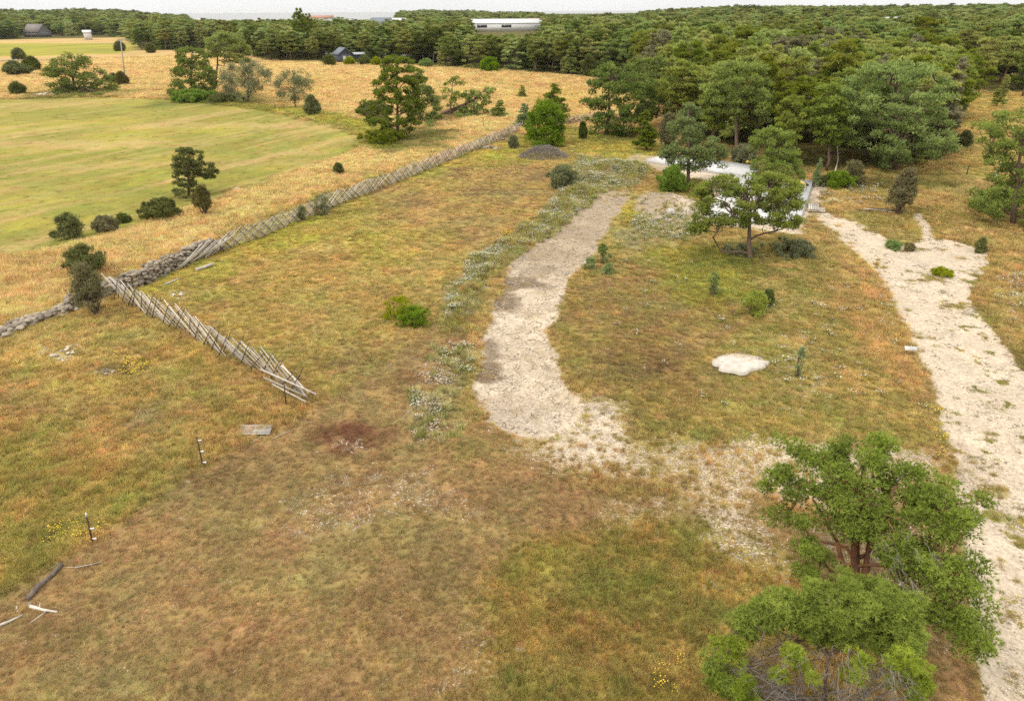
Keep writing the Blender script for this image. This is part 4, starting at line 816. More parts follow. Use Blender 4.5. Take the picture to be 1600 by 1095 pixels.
# keep clear of the trees already standing
hs = [np.array(o.location)[:2] for o in COL.objects if o.type == 'EMPTY' and o.get('category') == 'tree']
hd = np.min([np.hypot(fp[:, 0]-h[0], fp[:, 1]-h[1]) for h in hs], 0); k = hd > 3.2
fp, fu, fv, fz, fr = fp[k], fu[k], fv[k], fz[k], fr[k]
Hs = 7.2+4.6*fbm(fp[:, 0], fp[:, 1], .045, 66, 3)+g.normal(0, 1.3, len(fp))
Hs = np.where(fr > 350, Hs-.5, Hs); Hs = np.where((fu > 300) & (fu < 620), Hs*.93, Hs); Hs = np.where((fr > 650) & (((fu > 320) & (fu < 625)) | ((fu > 850) & (fu < 1000))), np.minimum(Hs, 6.6), Hs); Hs = np.where((fu > 733) & (fu < 852) & (fr < 700), np.minimum(Hs, 8.2), Hs); Hs = np.clip(Hs, 5.2, 13.5)
seen = (fu > -25) & (fu < 1625)
order = np.argsort(np.where(seen, fr, 1e9)); ind = order[:262]
rest = np.setdiff1d(np.arange(len(fp)), ind)
LANDM = [(985, 'the crooked pine'), (1030, 'the slim brownish juniper'), (1080, 'the conical dark pine'), (1120, "the narrow foundation"), (1165, 'the pale-stemmed pine'), (1200, 'the umbrella pine'), (1250, "the large foundation's edge"), (1290, 'the round bright green bush'),
 (1330, 'the pale hose coil'), (1370, "the huge pine's left half"), (1420, "the many-stemmed juniper"), (1465, "the huge pine's right half"), (1530, 'the right clearing'), (9999, "the right edge's leaning pine")]
KADJ = {'round': 'round-topped', 'flat': 'flat-topped', 'cone': 'pointed', 'low': 'low wide'}
def forest_label(u, r, H, kind):
    lm = next(n for x, n in LANDM if u < x); dp = 'front row' if r < 90 else 'second row' if r < 104 else 'third row' if r < 118 else 'middle depth' if r < 134 else 'far back' if r < 150 else 'deepest part'
    hh = 'short' if H < 8.3 else 'tall' if H > 10.2 else 'middling'
    return '%s %s pine, forest %s, in line with %s' % (hh, KADJ[kind], dp, lm)
SECT = [(-1e9, 330, 'pine in the front row of the far woods on the left, beyond the straw meadow', 'pines in the far left woods'), (330, 700, 'pine in the belt of woods behind the straw meadow, near the cabins', 'pines in the belt behind the meadow'),
        (700, 960, 'pine in the tall wood edge at the back right of the straw meadow', 'pines at the back right of the meadow'), (960, 1200, 'pine crowded among others behind the conical dark pine', 'pines in the middle of the forest'), (1200, 1480, 'pine crowded among others behind the huge spreading pine', 'pines behind the huge spreading pine'), (1480, 1e9, 'pine in the open wood beyond the right clearing', 'pines beyond the right clearing')]
for i in ind:
    s = next(s for s in SECT if s[0] <= fu[i] < s[1]); vi = int(g.choice([0, 1, 2, 4, 6, 7, 3, 0, 2, 6]))
    sick = g.uniform(0, 1) < .09; lb_ = forest_label(fu[i], fr[i], Hs[i], KINDS[vi][0]); lb_ = lb_.replace(' pine,', ' brownish pine,') if sick else lb_
    if len(lb_.split()) > 16: lb_ = lb_.replace('round-topped ', '').replace('flat-topped ', '')
    place_pine(vi, (fp[i, 0], fp[i, 1], fz[i]-.05), Hs[i], g.uniform(0, 6.28), lb_, s[3], wide=g.uniform(.78, 1.3), mat=M_SICK if sick else None)
protos = []
for i, (tr_, cr_, H0, k) in enumerate(VARS[:7]):
    a = cr_.data; nv = len(a.vertices); co = np.empty(nv*3, np.float32); a.vertices.foreach_get('co', co); rn = np.empty(nv, np.float32); a.attributes['rnd'].data.foreach_get('value', rn)
    tm = tr_.data; n2 = len(tm.vertices); c2 = np.empty(n2*3, np.float32); tm.vertices.foreach_get('co', c2)
    tr3 = []
    for p_ in tm.polygons:
        vs = list(p_.vertices); tr3.append(vs[:3]);
        if len(vs) == 4: tr3.append([vs[0], vs[2], vs[3]])
    tr3 = np.array(tr3)+nv; ct = np.arange(nv).reshape(-1, 3)
    ob = mesh_obj('far_pine_%d' % i, np.concatenate([co.reshape(-1, 3), c2.reshape(-1, 3)])/H0, np.concatenate([ct, tr3]), None, [M_FAR, M_BARK], {'rnd': np.concatenate([rn, np.full(n2, .5)])}, midx=np.concatenate([np.zeros(len(ct)), np.ones(len(tr3))]), link=False)
    protos.append(ob)
n = len(rest); wd = g.uniform(.95, 1.35, n)*np.where(fr[rest] > 500, 1.5, 1.0)
scatter('woodland', np.stack([fp[rest, 0], fp[rest, 1], fz[rest]-.1], 1), np.stack([Hs[rest]*wd, Hs[rest]*wd, Hs[rest]], 1), np.stack([g.normal(0, .04, n), g.normal(0, .04, n), g.uniform(0, 6.28, n)], 1), g.integers(0, 7, n), protos, label='far pine woodland stretching to the coast')
print('FOREST', len(fp), n)

# ------------------------------------------------------------------ fences, walls and other built things
g = np.random.default_rng(21)
M_RAIL = simple('weathered_fence_poles', (.56, .50, .41), (.36, .315, .25), 5, stretch=(1, 1, 1), var=.28, bstr=.4)
M_POST = simple('dark_fence_stakes', (.17, .135, .10), (.09, .07, .055), 7, var=.3)
M_STONE = simple('lichened_limestone', (.37, .31, .235), (.19, .155, .115), 3.5, bstr=.8, bdist=.04, var=.35)
M_RUB = simple('rubble_stones', (.50, .42, .31), (.33, .26, .18), 4, bstr=.6, bdist=.03, var=.35)
M_PALE = simple('pale_limestone', (.58, .53, .46), (.42, .37, .30), 4, bstr=.6, bdist=.03, var=.2)
M_GREYWOOD = simple('silvery_boards', (.46, .42, .36), (.28, .25, .21), 6, var=.2, stretch=(1, 6, 1))
M_RUST = simple('rusty_iron', (.11, .065, .045), (.06, .04, .03), 20, var=.1)
M_INS = simple('white_insulators', (.75, .73, .68), (.55, .53, .5), 20, var=.05)
M_WHITE = simple('white_foundation', (.64, .63, .61), (.47, .455, .43), .9, bstr=.15, var=.04)
M_CONC = simple('grey_concrete', (.42, .39, .35), (.30, .27, .24), 5, var=.1)
M_YEL = simple('yellow_plastic', (.62, .47, .10), (.50, .36, .08), 6, var=.1, rough=.5)
M_CREAM = simple('cream_hose', (.66, .56, .30), (.55, .45, .22), 6, var=.1, rough=.6)
M_BLACK = simple('black_plastic', (.04, .04, .04), (.03, .03, .03), 6, var=.1)
M_ORANGE = simple('orange_paint', (.7, .25, .05), (.5, .18, .04), 8, var=.1)
M_BLUEW = simple('pale_blue_plastic', (.42, .50, .52), (.3, .38, .4), 8, var=.1)
def pole_fence(name, lab, A, B, nr, L, ht, post_gap, sgn, seed, foot=0.0):
    """slanting poles laid between leaning pairs of stakes; sgn=+1: poles rise towards A"""
    g = np.random.default_rng(seed); A = np.array(A[:2]); B = np.array(B[:2]); e = B-A; T = np.linalg.norm(e); e = e/T; nrm = np.array([-e[1], e[0]])
    f = empty(name, (A[0], A[1], zh(*A)), lab, 'fence'); z0 = zh(*A)
    def at(s, off, z):
        p = A+e*s+nrm*off; sw = .10*math.sin(s*.9)+.07*math.sin(s*2.3+1); p = p+nrm*sw; return np.array([p[0]-A[0], p[1]-A[1], zh(p[0], p[1])-z0+z])
    hz = math.sqrt(max(L*L-ht*ht, .1))
    rest = MB() if nr > 100 else None
    for i in range(nr):
        s = (i+.5)*T/nr+g.normal(0, .05); l = g.uniform(.88, 1.08); h_ = ht*g.uniform(.93, 1.07)*l; o = g.normal(0, .04)
        a = at(s+sgn*hz*.5, o, .06+g.uniform(0, .08)); b = at(s-sgn*hz*(l-.5), -o, h_)
        lim = T+.4
        if (s+sgn*hz*.5) > lim:      # cut at the fence's end
            k = (lim-(s-sgn*hz*(l-.5)))/(hz*l); a = b+(a-b)*k
        if (s+sgn*hz*.5) < -1.2:
            k = ((s-sgn*hz*(l-.5))+1.2)/(hz*l); a = b+(a-b)*k
        m = MB(); r = g.uniform(.028, .048); mid = (a+b)/2+g.normal(0, .025, 3); 
        if i >= 100 and rest is not None: rest.tube([a, mid, b], [r, r*.92, r*.7], 5, r=g.uniform(0, 1)); continue
        m.tube([a, mid, b], [r, r*.92, r*.7], 5, r=g.uniform(0, 1)); m.build('rail', M_RAIL, f)
    if rest is not None: rest.build('rail', M_RAIL, f)['kind'] = 'stuff'
    npst = int(T/post_gap)
    for i in range(min(npst, 100)):
        s = (i+.5)*T/npst+g.normal(0, .12); m = MB()
        ln = g.uniform(1.0, 1.6)*sgn
        for sd_ in (-1, 1):
            m.tube([at(s-ln*.45, sd_*.12, -.1), at(s+ln*.55+g.normal(0, .06), sd_*.10, ht*g.uniform(.92, 1.15))], [.028, .02], 5)
        for hh in (.35, .75):
            q = at(s-ln*.45+ln*hh, 0, ht*hh); w = at(s-ln*.45+ln*hh, .13, ht*hh)-q; m.tube([q-w, q+w*.3+[0, 0, .03], q+w], [.014]*3, 4)
        m.build('stake_pair', M_POST, f)
    return f
A1, B1 = G(182, 468), G(478, 622)
f1 = pole_fence('pole_fence', 'short pole fence running down from the stone wall corner to the middle left', A1, B1, 44, 3.1, 1.42, .85, 1, 31)
# splayed boards at the open end
for (x0, y0, x1, y1, z0_, z1_) in ((407, 577, 494, 616, 1.0, .75), (412, 590, 480, 620, .8, .55), (425, 600, 478, 628, .55, .35)):
    a = P(x0, y0, z0_+.0); b = P(x1, y1, z1_); m = MB(); d = b-a; L_ = np.linalg.norm(d); ez = d/L_; ex = unit(np.cross(ez, [0, 0, 1.])); ey = np.cross(ez, ex)
    m.box((a+b)/2-np.array(f1.location), (.04, .09, L_), R=np.stack([ex, ey, ez], 1)); m.build('board', M_RAIL, f1)
A2, B2 = G(338, 398), G(812, 206)
pole_fence('pole_fence', 'long pole fence running away from the stone wall towards the bright green tree', A2, B2, 175, 3.1, 1.32, .85, -1, 32)
pole_fence('pole_fence', 'far piece of pole fence, partly hidden behind the bright green leafy tree', G(872, 199), G(935, 186), 30, 3.5, 1.1, 1.2, -1, 33)

ICO = bmesh.new(); bmesh.ops.create_icosphere(ICO, subdivisions=2, radius=1); IV = np.array([v.co[:] for v in ICO.verts]); IT = np.array([[v.index for v in f.verts] for f in ICO.faces]); ICO.free()
def rock(m, c, s, g, rz=None, flat=.65):
    v = IV.copy(); pl = unit(g.normal(0, 1, (7, 3))); dd = g.uniform(.55, .85, 7)
    for n_, d_ in zip(pl, dd):
        k = v@n_; v = v-np.outer(np.maximum(k-d_, 0), n_)
    v = v*(1+g.normal(0, .03, (len(v), 1))); a = g.uniform(0, 6.28) if rz is None else rz+g.normal(0, .2)
    v = v*np.array([1.0, g.uniform(.6, .9), flat*g.uniform(.7, 1.1)])*s; ca, sa = math.cos(a), math.sin(a); v = v@np.array([[ca, sa, 0], [-sa, ca, 0], [0, 0, 1]])
    m.add(v+c, t=IT, r=g.uniform(0, 1))
def stone_wall(lab, pts, hts, wid, seed, size=.22, jit=.03):
    g = np.random.default_rng(seed); W_ = [G(*p) for p in pts]; o = W_[0].copy(); m = MB()
    for (a, b, ha, hb) in zip(W_[:-1], W_[1:], hts[:-1], hts[1:]):
        L_ = np.linalg.norm((b-a)[:2]); e = (b-a)[:2]/L_; n_ = np.array([-e[1], e[0]]); az = math.atan2(e[1], e[0]); s = 0
        while s < L_:
            t = s/L_; h_ = (ha+(hb-ha)*t)*g.uniform(.88, 1.08); z = .05
            while z < h_:
                w = wid*(1-.35*z/max(h_, .3)); ks = 5 if w > .6 else 4
                for k in range(ks):
                    off = (k/(ks-1)-.5)*w; q = a[:2]+e*(s+g.normal(0, .07))+n_*(off+g.normal(0, jit)); sz = size*g.uniform(.55, 1.2)
                    rock(m, np.array([q[0], q[1], zh(*q)+z+g.normal(0, .03)])-o, sz, g, az)
                z += size*.72
            s += size*1.45
    ob = m.build('stone_wall', M_STONE); ob.location = o; return tag(ob, lab, 'wall')
stone_wall('upright dry stone wall with a level top, joining the two pole fences', [(178, 455), (225, 443), (262, 425), (300, 408), (332, 392), (345, 388)], [.8, .95, 1.0, 1.0, .95, .5], .75, 41)
stone_wall('collapsed low stone wall left of the brownish juniper', [(0, 526), (40, 508), (90, 492), (118, 478), (150, 464), (178, 455)], [.35, .42, .40, .5, .6, .75], .95, 42, .27, .16)
# poles laid slanting on the end of the wall
tb_e = empty('pole_stack', G(322, 404), 'loose poles leaning over the far end of the stone wall', 'poles')
o = np.array(tb_e.location)
for i in range(14):
    t = i/13; a = G(272+60*t+g.normal(0, 2), 422-30*t+3); b = a+np.array([1.7, 2.2, 0])*g.uniform(.7, 1.)+[0, 0, g.uniform(.9, 1.35)]; m = MB(); m.tube([a+[0, 0, .1], (a+b)/2, b], [.045, .045, .03], 5); k = m.build('pole', M_RAIL, tb_e)
    k.data.transform(Matrix.Translation(-Vector(o)))
def rocks(name, lab, px, py, spread, n, size, mat, seed, ry=.6, cat='stone pile', lift=.02, flat=.55):
    g = np.random.default_rng(seed); o = G(px, py); m = MB()
    for i in range(n):
        a = g.uniform(0, 6.28); k = g.uniform(0, 1)**.6; q = o[:2]+np.array([spread*k*math.cos(a), spread*ry*k*math.sin(a)]); rock(m, np.array([q[0], q[1], zh(*q)+lift+(1-k)*size*.9*(n > 4)])-o, size*g.uniform(.45, 1.2), g, flat=flat)
    ob = m.build(name, mat); ob.location = o; return tag(ob, lab, cat)
rocks('stone_pile', 'long pale stone pile at the foot of the low spreading pine', 74, 149, 4.2, 70, .42, M_PALE, 51)
rocks('stone_pile', 'grey stone pile at the far end of the long pole fence', 765, 232, 1.3, 26, .28, M_STONE, 52)
rocks('stone_pile', 'second smaller stone pile beyond the grey one by the pole fence', 787, 219, 1.2, 20, .25, M_STONE, 53)
rocks('stone_pile', 'scattered white stones in the grass below the collapsed wall', 100, 552, .9, 24, .13, M_PALE, 54, 1.2)
rocks('stone_pile', 'flat heap of small brown stones and twigs in the left meadow', 168, 582, .8, 34, .11, M_STONE, 55, .5)
rocks('stones', 'few pale stones in the paddock grass near the pole fence corner', 284, 462, .9, 12, .11, M_PALE, 56, .8, 'stones')
rocks('boulder', 'white rounded stone beside the gravel heap near the track end', 1048, 331, .05, 1, .55, M_PALE, 57, cat='stone', flat=.8)
rocks('stone', 'grey stone beside rotting sticks at the lower left edge', 47, 945, .05, 1, .15, M_STONE, 58, cat='stone')
rocks('stone', 'small white stone on the slope of the straw meadow near the lone pine', 368, 295, .3, 3, .32, M_PALE, 59, cat='stone')
rocks('stone', 'pale flat stone alone in the paddock near the fence', 422, 449, .04, 1, .15, M_PALE, 60, cat='stone', flat=.35)
rocks('stone', 'white stone in the grass just right of the pale sign', 1384, 556, .03, 1, .09, M_PALE, 61, cat='stone')
rocks('stone', 'pale stone at the bottom end of the long pole fence shadow', 515, 335, .1, 2, .16, M_PALE, 62, cat='stone')
rocks('stone', 'lone white stone below the scattered white stones', 117, 568, .02, 1, .12, M_PALE, 63, cat='stone')
b = G(1155, 569); gg = np.random.default_rng(64); m = MB(); n_ = 30; th = np.arange(n_)*2*math.pi/n_; rad_ = 1+.16*np.sin(3*th+1)+.10*np.sin(7*th)+gg.normal(0, .05, n_); rings = []
for q_, z_ in ((1.0, -.12), (.97, .05), (.8, .10), (.5, .14), (.2, .12)): rings.append(np.stack([1.32*rad_*q_*np.cos(th), .78*rad_*q_*np.sin(th), z_+gg.normal(0, .012, n_)], 1))
v_ = np.concatenate(rings+[np.array([[0, 0, .12]])]); m.add(v_, q=[[k*n_+i, k*n_+(i+1) % n_, (k+1)*n_+(i+1) % n_, (k+1)*n_+i] for k in range(4) for i in range(n_)], t=[[4*n_+i, 4*n_+(i+1) % n_, 5*n_] for i in range(n_)], r=.5)
o = tag(m.build('flat_rock', M_PALE), 'large flat white limestone slab showing through the grass island', 'rock'); o.location = b
rocks('stone_wall', 'dark long stone wall at the far left edge beyond the mown field', 28, 97, 12, 150, .75, M_STONE, 65, .12, 'wall')
rocks('rubble_heap', 'rubble heap with pale stones nearest the left bend of the gravel track', 685, 578, .8, 190, .055, M_RUB, 66, .7, 'rubble heap', .03)
rocks('rubble_heap', 'long pale rubble heap with white flowers left of the track bend', 680, 630, .85, 220, .055, M_RUB, 67, .8, 'rubble heap', .03)
rocks('rubble_heap', 'lowest rubble heap beside the red patch of plants', 672, 668, .8, 180, .05, M_RUB, 68, .8, 'rubble heap', .03)
rocks('rubble_heap', 'narrow rubble heap with a dark shaded side above the lime paddock bush', 718, 480, .9, 140, .06, M_RUB, 69, .5, 'rubble heap', .03)
rocks('rubble_heap', 'rubble heap farther up the left bank of the track', 750, 418, .9, 120, .065, M_RUB, 70, .7, 'rubble heap', .03)
rocks('stone', 'far pale stone pile near the dark juniper in front of the woods', 412, 83, 2.4, 20, .5, M_PALE, 71, cat='stones')

def stick(lab, pts, r, mat=M_RAIL, name='stick', cat='stick', fork=0, seed=1):
    g = np.random.default_rng(seed); q = [G(*p[:2])+np.array([0, 0, (p[2] if len(p) > 2 else .04)]) for p in pts]; o = q[0].copy(); m = MB(); c = np.array(q)-o
    m.tube(c, np.linspace(r, r*.6, len(c)), 6)
    for i in range(fork):
        j = g.integers(0, len(c)-1); a = c[j]+(c[j+1]-c[j])*g.uniform(0, 1); m.tube([a, a+g.normal(0, .25, 3)*[1, 1, .2]+[0, 0, .06]], [r*.5, r*.2], 4)
    ob = m.build(name, mat); ob.location = o; return tag(ob, lab, cat)
stick('pale straight branch cut off by the lower left edge', [(-10, 982), (15, 972), (36, 962)], .05, seed=1)
stick('pale crooked branch lying right of the grey stone', [(48, 948), (68, 954), (90, 957)], .055, fork=3, seed=2)
stick('thin pale twig in the grass below the leftmost electric fence post', [(118, 888), (138, 884), (160, 879)], .022, fork=2, seed=3)
stick('thin stick lying right of the wooden pallet', [(428, 686), (440, 680), (453, 674)], .022, seed=4)
stick('short pale stick at the lower edge of the wooden pallet', [(392, 694), (402, 688), (412, 682)], .03, seed=5)
stick('pale forked branch lying in the middle of the grass island', [(1232, 638), (1246, 645), (1256, 652)], .03, fork=4, seed=6, mat=M_PALE)
stick('bleached crooked twig in the grass left of the big near pine', [(1020, 866), (1022, 850), (1030, 838), (1024, 825)], .014, fork=3, seed=7)
stick('bleached twig with a hook in the grass nearer the big near pine', [(1120, 920), (1112, 908), (1105, 898), (1116, 892)], .014, fork=3, seed=8)
stick('pale chip of stone-grey wood near the left bend of the track', [(712, 610), (722, 606)], .05, seed=9)
def rotten(lab, pts):
    q = [G(*p)+np.array([0, 0, .05]) for p in pts]; o = q[0].copy(); m = MB(); m.tube(np.array(q)-o, [.09, .1, .08, .09][:len(q)], 7); ob = m.build('rotten_log', M_POST); ob.location = o; tag(ob, lab, 'log')
rotten('dark rotting log along the edge of the bare field at the lower left', [(44, 938), (60, 918), (82, 900), (96, 884)])
def plank(lab, a, b, w, th, z=.06, name='plank', mat=M_GREYWOOD):
    a = G(*a)+[0, 0, z]; b = G(*b)+[0, 0, z]; d = b-a; L_ = np.linalg.norm(d); ez = d/L_; ex = unit(np.cross(ez, [0, 0, 1.])); ey = np.cross(ez, ex); m = MB(); m.box((0, 0, 0), (w, th, L_), R=np.stack([ex, ey, ez], 1)); ob = m.build(name, mat); ob.location = (a+b)/2; tag(ob, lab, 'plank')
plank('thick white beam lying in the grass below the stone wall', (307, 424), (334, 415), .22, .14, .12, 'beam', M_PALE)
plank('thin grey plank lying in the grass left of the white beam', (257, 446), (281, 436), .13, .05)
# wooden pallet
def pallet(lab, cs, n, mat, name='pallet', z=.12):
    q = [G(*c) for c in cs]; o = (q[0]+q[1]+q[2]+q[3])/4; e = empty(name, o, lab, 'pallet'); zz = z
    for i in range(n):
        t0, t1 = (i+.08)/n, (i+.92)/n; m = MB(); a, b, c, d = q[0]+(q[3]-q[0])*t0, q[1]+(q[2]-q[1])*t0, q[1]+(q[2]-q[1])*t1, q[0]+(q[3]-q[0])*t1
        v = [p-o+[0, 0, zz] for p in (a, b, c, d)]+[p-o+[0, 0, zz-.025] for p in (a, b, c, d)]
        m.add(v, q=[[0, 1, 2, 3], [7, 6, 5, 4], [0, 4, 5, 1], [1, 5, 6, 2], [2, 6, 7, 3], [3, 7, 4, 0]]); m.build('board', mat, e)
    for k in (.08, .5, .92):
        m = MB(); a = q[0]+(q[1]-q[0])*k; b = q[3]+(q[2]-q[3])*k; m.tube([a-o+[0, 0, zz/2], b-o+[0, 0, zz/2]], [zz/2-.02]*2, 4); m.build('bearer', mat, e)
    return e
pallet('grey wooden pallet lying on the meadow left of the red patch', ((377, 667), (427, 666), (422, 682), (371, 682)), 7, M_GREYWOOD)
pallet('pale slatted pallet step at the right corner of the white foundation', ((1262, 322), (1262, 332), (1279, 333), (1279, 323)), 5, M_PALE, 'pallet', .3)
pallet('smaller slatted step right of the first pale pallet', ((1279, 326), (1279, 333), (1289, 334), (1289, 327)), 3, M_PALE, 'pallet', .15)
# electric fence posts
def epost(lab, px, pb, tx, pt, ins, cap=False):
    b = G(px, pb); d = ray(tx, pt); t = math.hypot(b[0], b[1])/math.hypot(d[0], d[1]); T = np.array([0, 0, CAMH])+d*t-b
    e = empty('fence_post', b, lab, 'post', 'rusty posts of the electric fence'); m = MB(); m.tube([-T*.1, T*.5, T], [.03, .028, .026], 6); m.build('stake', M_RUST, e)
    for k in ins:
        m = MB(); c = T*k; m.tube([c, c+[.06, -.02, 0], c+[.14, -.03, .01]], [.012, .02, .03], 6); m.box(c+[.15, -.03, .01], (.05, .06, .06)); m.build('insulator', M_INS, e)
    if cap: m = MB(); m.tube([T*.98, T*1.12], [.028, .02], 6); m.build('cap', M_INS, e)
epost('leaning rusty post with two white insulators, leftmost of the electric fence', 145, 848, 135, 806, (.18, .55), True)
epost('rusty post with three white insulators, middle of the electric fence', 317, 727, 307, 682, (.12, .5, .88))
epost('short upright rusty post at the open end of the short pole fence', 447, 633, 444, 601, ())
for (px, pb, pt, lab) in ((755, 200, 183, 'thin dark stake in the meadow behind the far end of the long pole fence'), (705, 192, 181, 'thin stake below the trunk of the fallen pine'), (1510, 274, 257, 'short rusty post right of the huge spreading pine'), (430, 172, 158, 'thin stake between the two grey-green trees')):
    b = G(px, pb); m = MB(); H = HT(px, pb, pt); m.tube([(0, 0, -.1), (0, 0, H)], [.05, .045], 6); o = tag(m.build('stake', M_RUST), lab, 'stake'); o.location = b
# sign on two thin legs; its small print cannot be read in the photograph
b = G(1420, 556); e = empty('sign', b, 'small white sign board on thin legs beside the wide drive', 'sign'); m = MB(); R_ = Matrix.Rotation(math.radians(-38), 3, 'X')@Matrix.Rotation(math.radians(4), 3, 'Y')
m.box((0, 0, .42), (.62, .03, .22), R=np.array(R_)); m.build('panel', M_INS, e)
for k, (w, z) in enumerate(((.30, .07), (.40, .02), (.22, -.04), (.36, -.07))):
    m = MB(); off = np.array(R_@Vector((.03*(k % 2)-.02, -.019, z))); m.box(np.array((0, 0, .42))+off, (w, .006, .014), R=np.array(R_)); m.build('printed_line', M_CONC, e)
for x in (-.16, .16): m = MB(); m.tube([(x, .02, -.1), (x, .02, .42)], [.012]*2, 5); m.build('leg', M_RUST, e)

# white foundation slabs
def slab(lab, cs, th, base=True):
    q = [G(*c) for c in cs]; o = sum(q)/len(q); o[2] = min(p[2] for p in q); e = empty('foundation', o, lab, 'foundation'); n = len(q)
    def prism(k, z0, z1, mat, nm):
        v = [np.array([(p[0]-o[0])*k, (p[1]-o[1])*k, z0]) for p in q]+[np.array([(p[0]-o[0])*k, (p[1]-o[1])*k, z1]) for p in q]; m = MB()
        m.add(v, q=[[i, (i+1) % n, n+(i+1) % n, n+i] for i in range(n)]+([[n, n+1, n+2, n+3]] if n == 4 else []), t=[] if n == 4 else [[n, n+i, n+i+1] for i in range(1, n-1)]); m.build(nm, mat, e)
    prism(1.0, th*.45, th, M_WHITE, 'white_slab'); prism(1.03, -.3, th*.45-.004, M_CONC, 'footing'); return e
slab('long narrow white foundation slab behind the conical dark pine', [(1172, 281), (1185, 265), (1052, 245), (1010, 253)], .45)
S2 = slab('large white foundation slab behind the umbrella pine', [(1100, 340), (1247, 355), (1269, 290), (1150, 280)], .5)
for i, (px, py, lab, mt, dims) in enumerate(((1258, 297, 'small black pipe stub on the white foundation corner', M_BLACK, (.3, .9, .3)), (1250, 297, 'yellow roll of foil on the large white foundation', M_YEL, (.5, 1.2, .5)), (1167, 262, 'yellow sack on the long narrow foundation', M_YEL, (.7, .5, .7)), (1175, 254, 'white bag behind the yellow sack', M_INS, (.8, .6, .7)))):
    b = G(px, py); m = MB()
    if mt is M_YEL and i == 1: m.tube([(-.0, -.9, .25), (0, .9, .25)], [.13, .13], 12); m.tube([(0, -.95, .25), (0, .95, .25)], [.08, .08], 8)
    elif i == 0: m.tube([(0, -.45, .1), (0, .45, .1)], [.09, .09], 10)
    else: rock(m, np.array([0, 0, .1]), .24, g, flat=.9); rock(m, np.array([.25, .1, .1]), .2, g, flat=.9)
    o = tag(m.build(('pipe', 'foil_roll', 'sack', 'bag')[i], mt), lab, ('pipe', 'roll', 'sack', 'bag')[i]); o.location = b+[0, 0, .48]
b = G(1300, 320); m = MB()
for k in range(5):
    r = .55+.05*k; th = np.linspace(0, math.pi*1.05, 12); m.tube(np.stack([r*np.cos(th), .06*k*np.ones(12)-.1, .05+r*.75*np.sin(th)], 1), .022, 5)
m.tube(np.stack([np.linspace(-1.2, 1.5, 12), -.3+.15*np.sin(np.linspace(0, 9, 12)), np.full(12, .05)], 1), .03, 5)
o = tag(m.build('hose_coil', M_CREAM), 'cream yellow coil of hose standing in the grass by the foundation', 'hose'); o.location = b
b = G(1378, 332); e = empty('stick_heap', b, 'low heap of pale boards and brown sticks beside the tall juniper', 'heap of sticks')
for i in range(22):
    m = MB(); a = np.array([g.uniform(-1.6, .9), g.uniform(-.35, .35), g.uniform(.03, .3)]); u = unit(np.array([1, g.normal(-.15, .25), g.normal(0, .06)])); l = g.uniform(.5, 1.1); m.tube([a-u*l, a, a+u*l], [.035, .03, .02], 5); m.build('stick', M_PALE if i % 3 == 0 else M_POST, e)
b = G(1552, 283); e = empty('marker_post', b, 'orange topped marker rod with a pale blue container, under the leaning pine', 'marker'); m = MB(); m.tube([(0, 0, .0), (.08, 0, .95)], [.16, .14], 10); m.build('container', M_BLUEW, e)
m = MB(); m.tube([(.1, 0, .9), (.25, 0, 2.0)], [.03, .03], 6); m.build('rod', M_INS, e); m = MB(); m.tube([(.25, 0, 2.0), (.33, 0, 2.5)], [.06, .05], 6); m.build('tip', M_ORANGE, e)
stick('white forked dead branch sticking up in front of the forest', [(1304, 272, .1), (1307, 262, .9), (1303, 256, 1.9)], .07, M_PALE, 'dead_branch', 'branch', 5, 12)

# utility pole with transformer
b = G(197, 134); H = HT(197, 134, 61); d = ray(188, 61); t = math.hypot(b[0], b[1])/math.hypot(d[0], d[1]); T = np.array([0, 0, CAMH])+d*t-b
e = empty('utility_pole', b, 'leaning grey wooden utility pole beside the low spreading pine', 'utility pole'); m = MB(); m.tube([-T*.05, T], [.17, .12], 8); m.build('pole', M_GREYWOOD, e)
m = MB(); m.box(T*.965, (1.3, .12, .12)); m.build('crossarm', M_GREYWOOD, e)
for x in (-.55, 0, .55): m = MB(); m.tube([T*.965+[x, 0, .05], T*.965+[x, 0, .3]], [.06, .05], 6); m.build('insulator', M_RUST, e)
if 0: m = MB(); c = T*.80; m.tube([c+[-.1, -.35, -.75], c+[-.1, -.35, -.6], c+[-.1, -.35, .5], c+[-.1, -.35, .7]], [.3, .48, .48, .3], 12); m.build('transformer', M_CONC, e)
if 0: m.tube([c+[-.1, -.35, .7], c+[.05, -.2, 1.3], T*.95], [.05, .04, .03], 6); m.build('cable', M_BLACK, e)

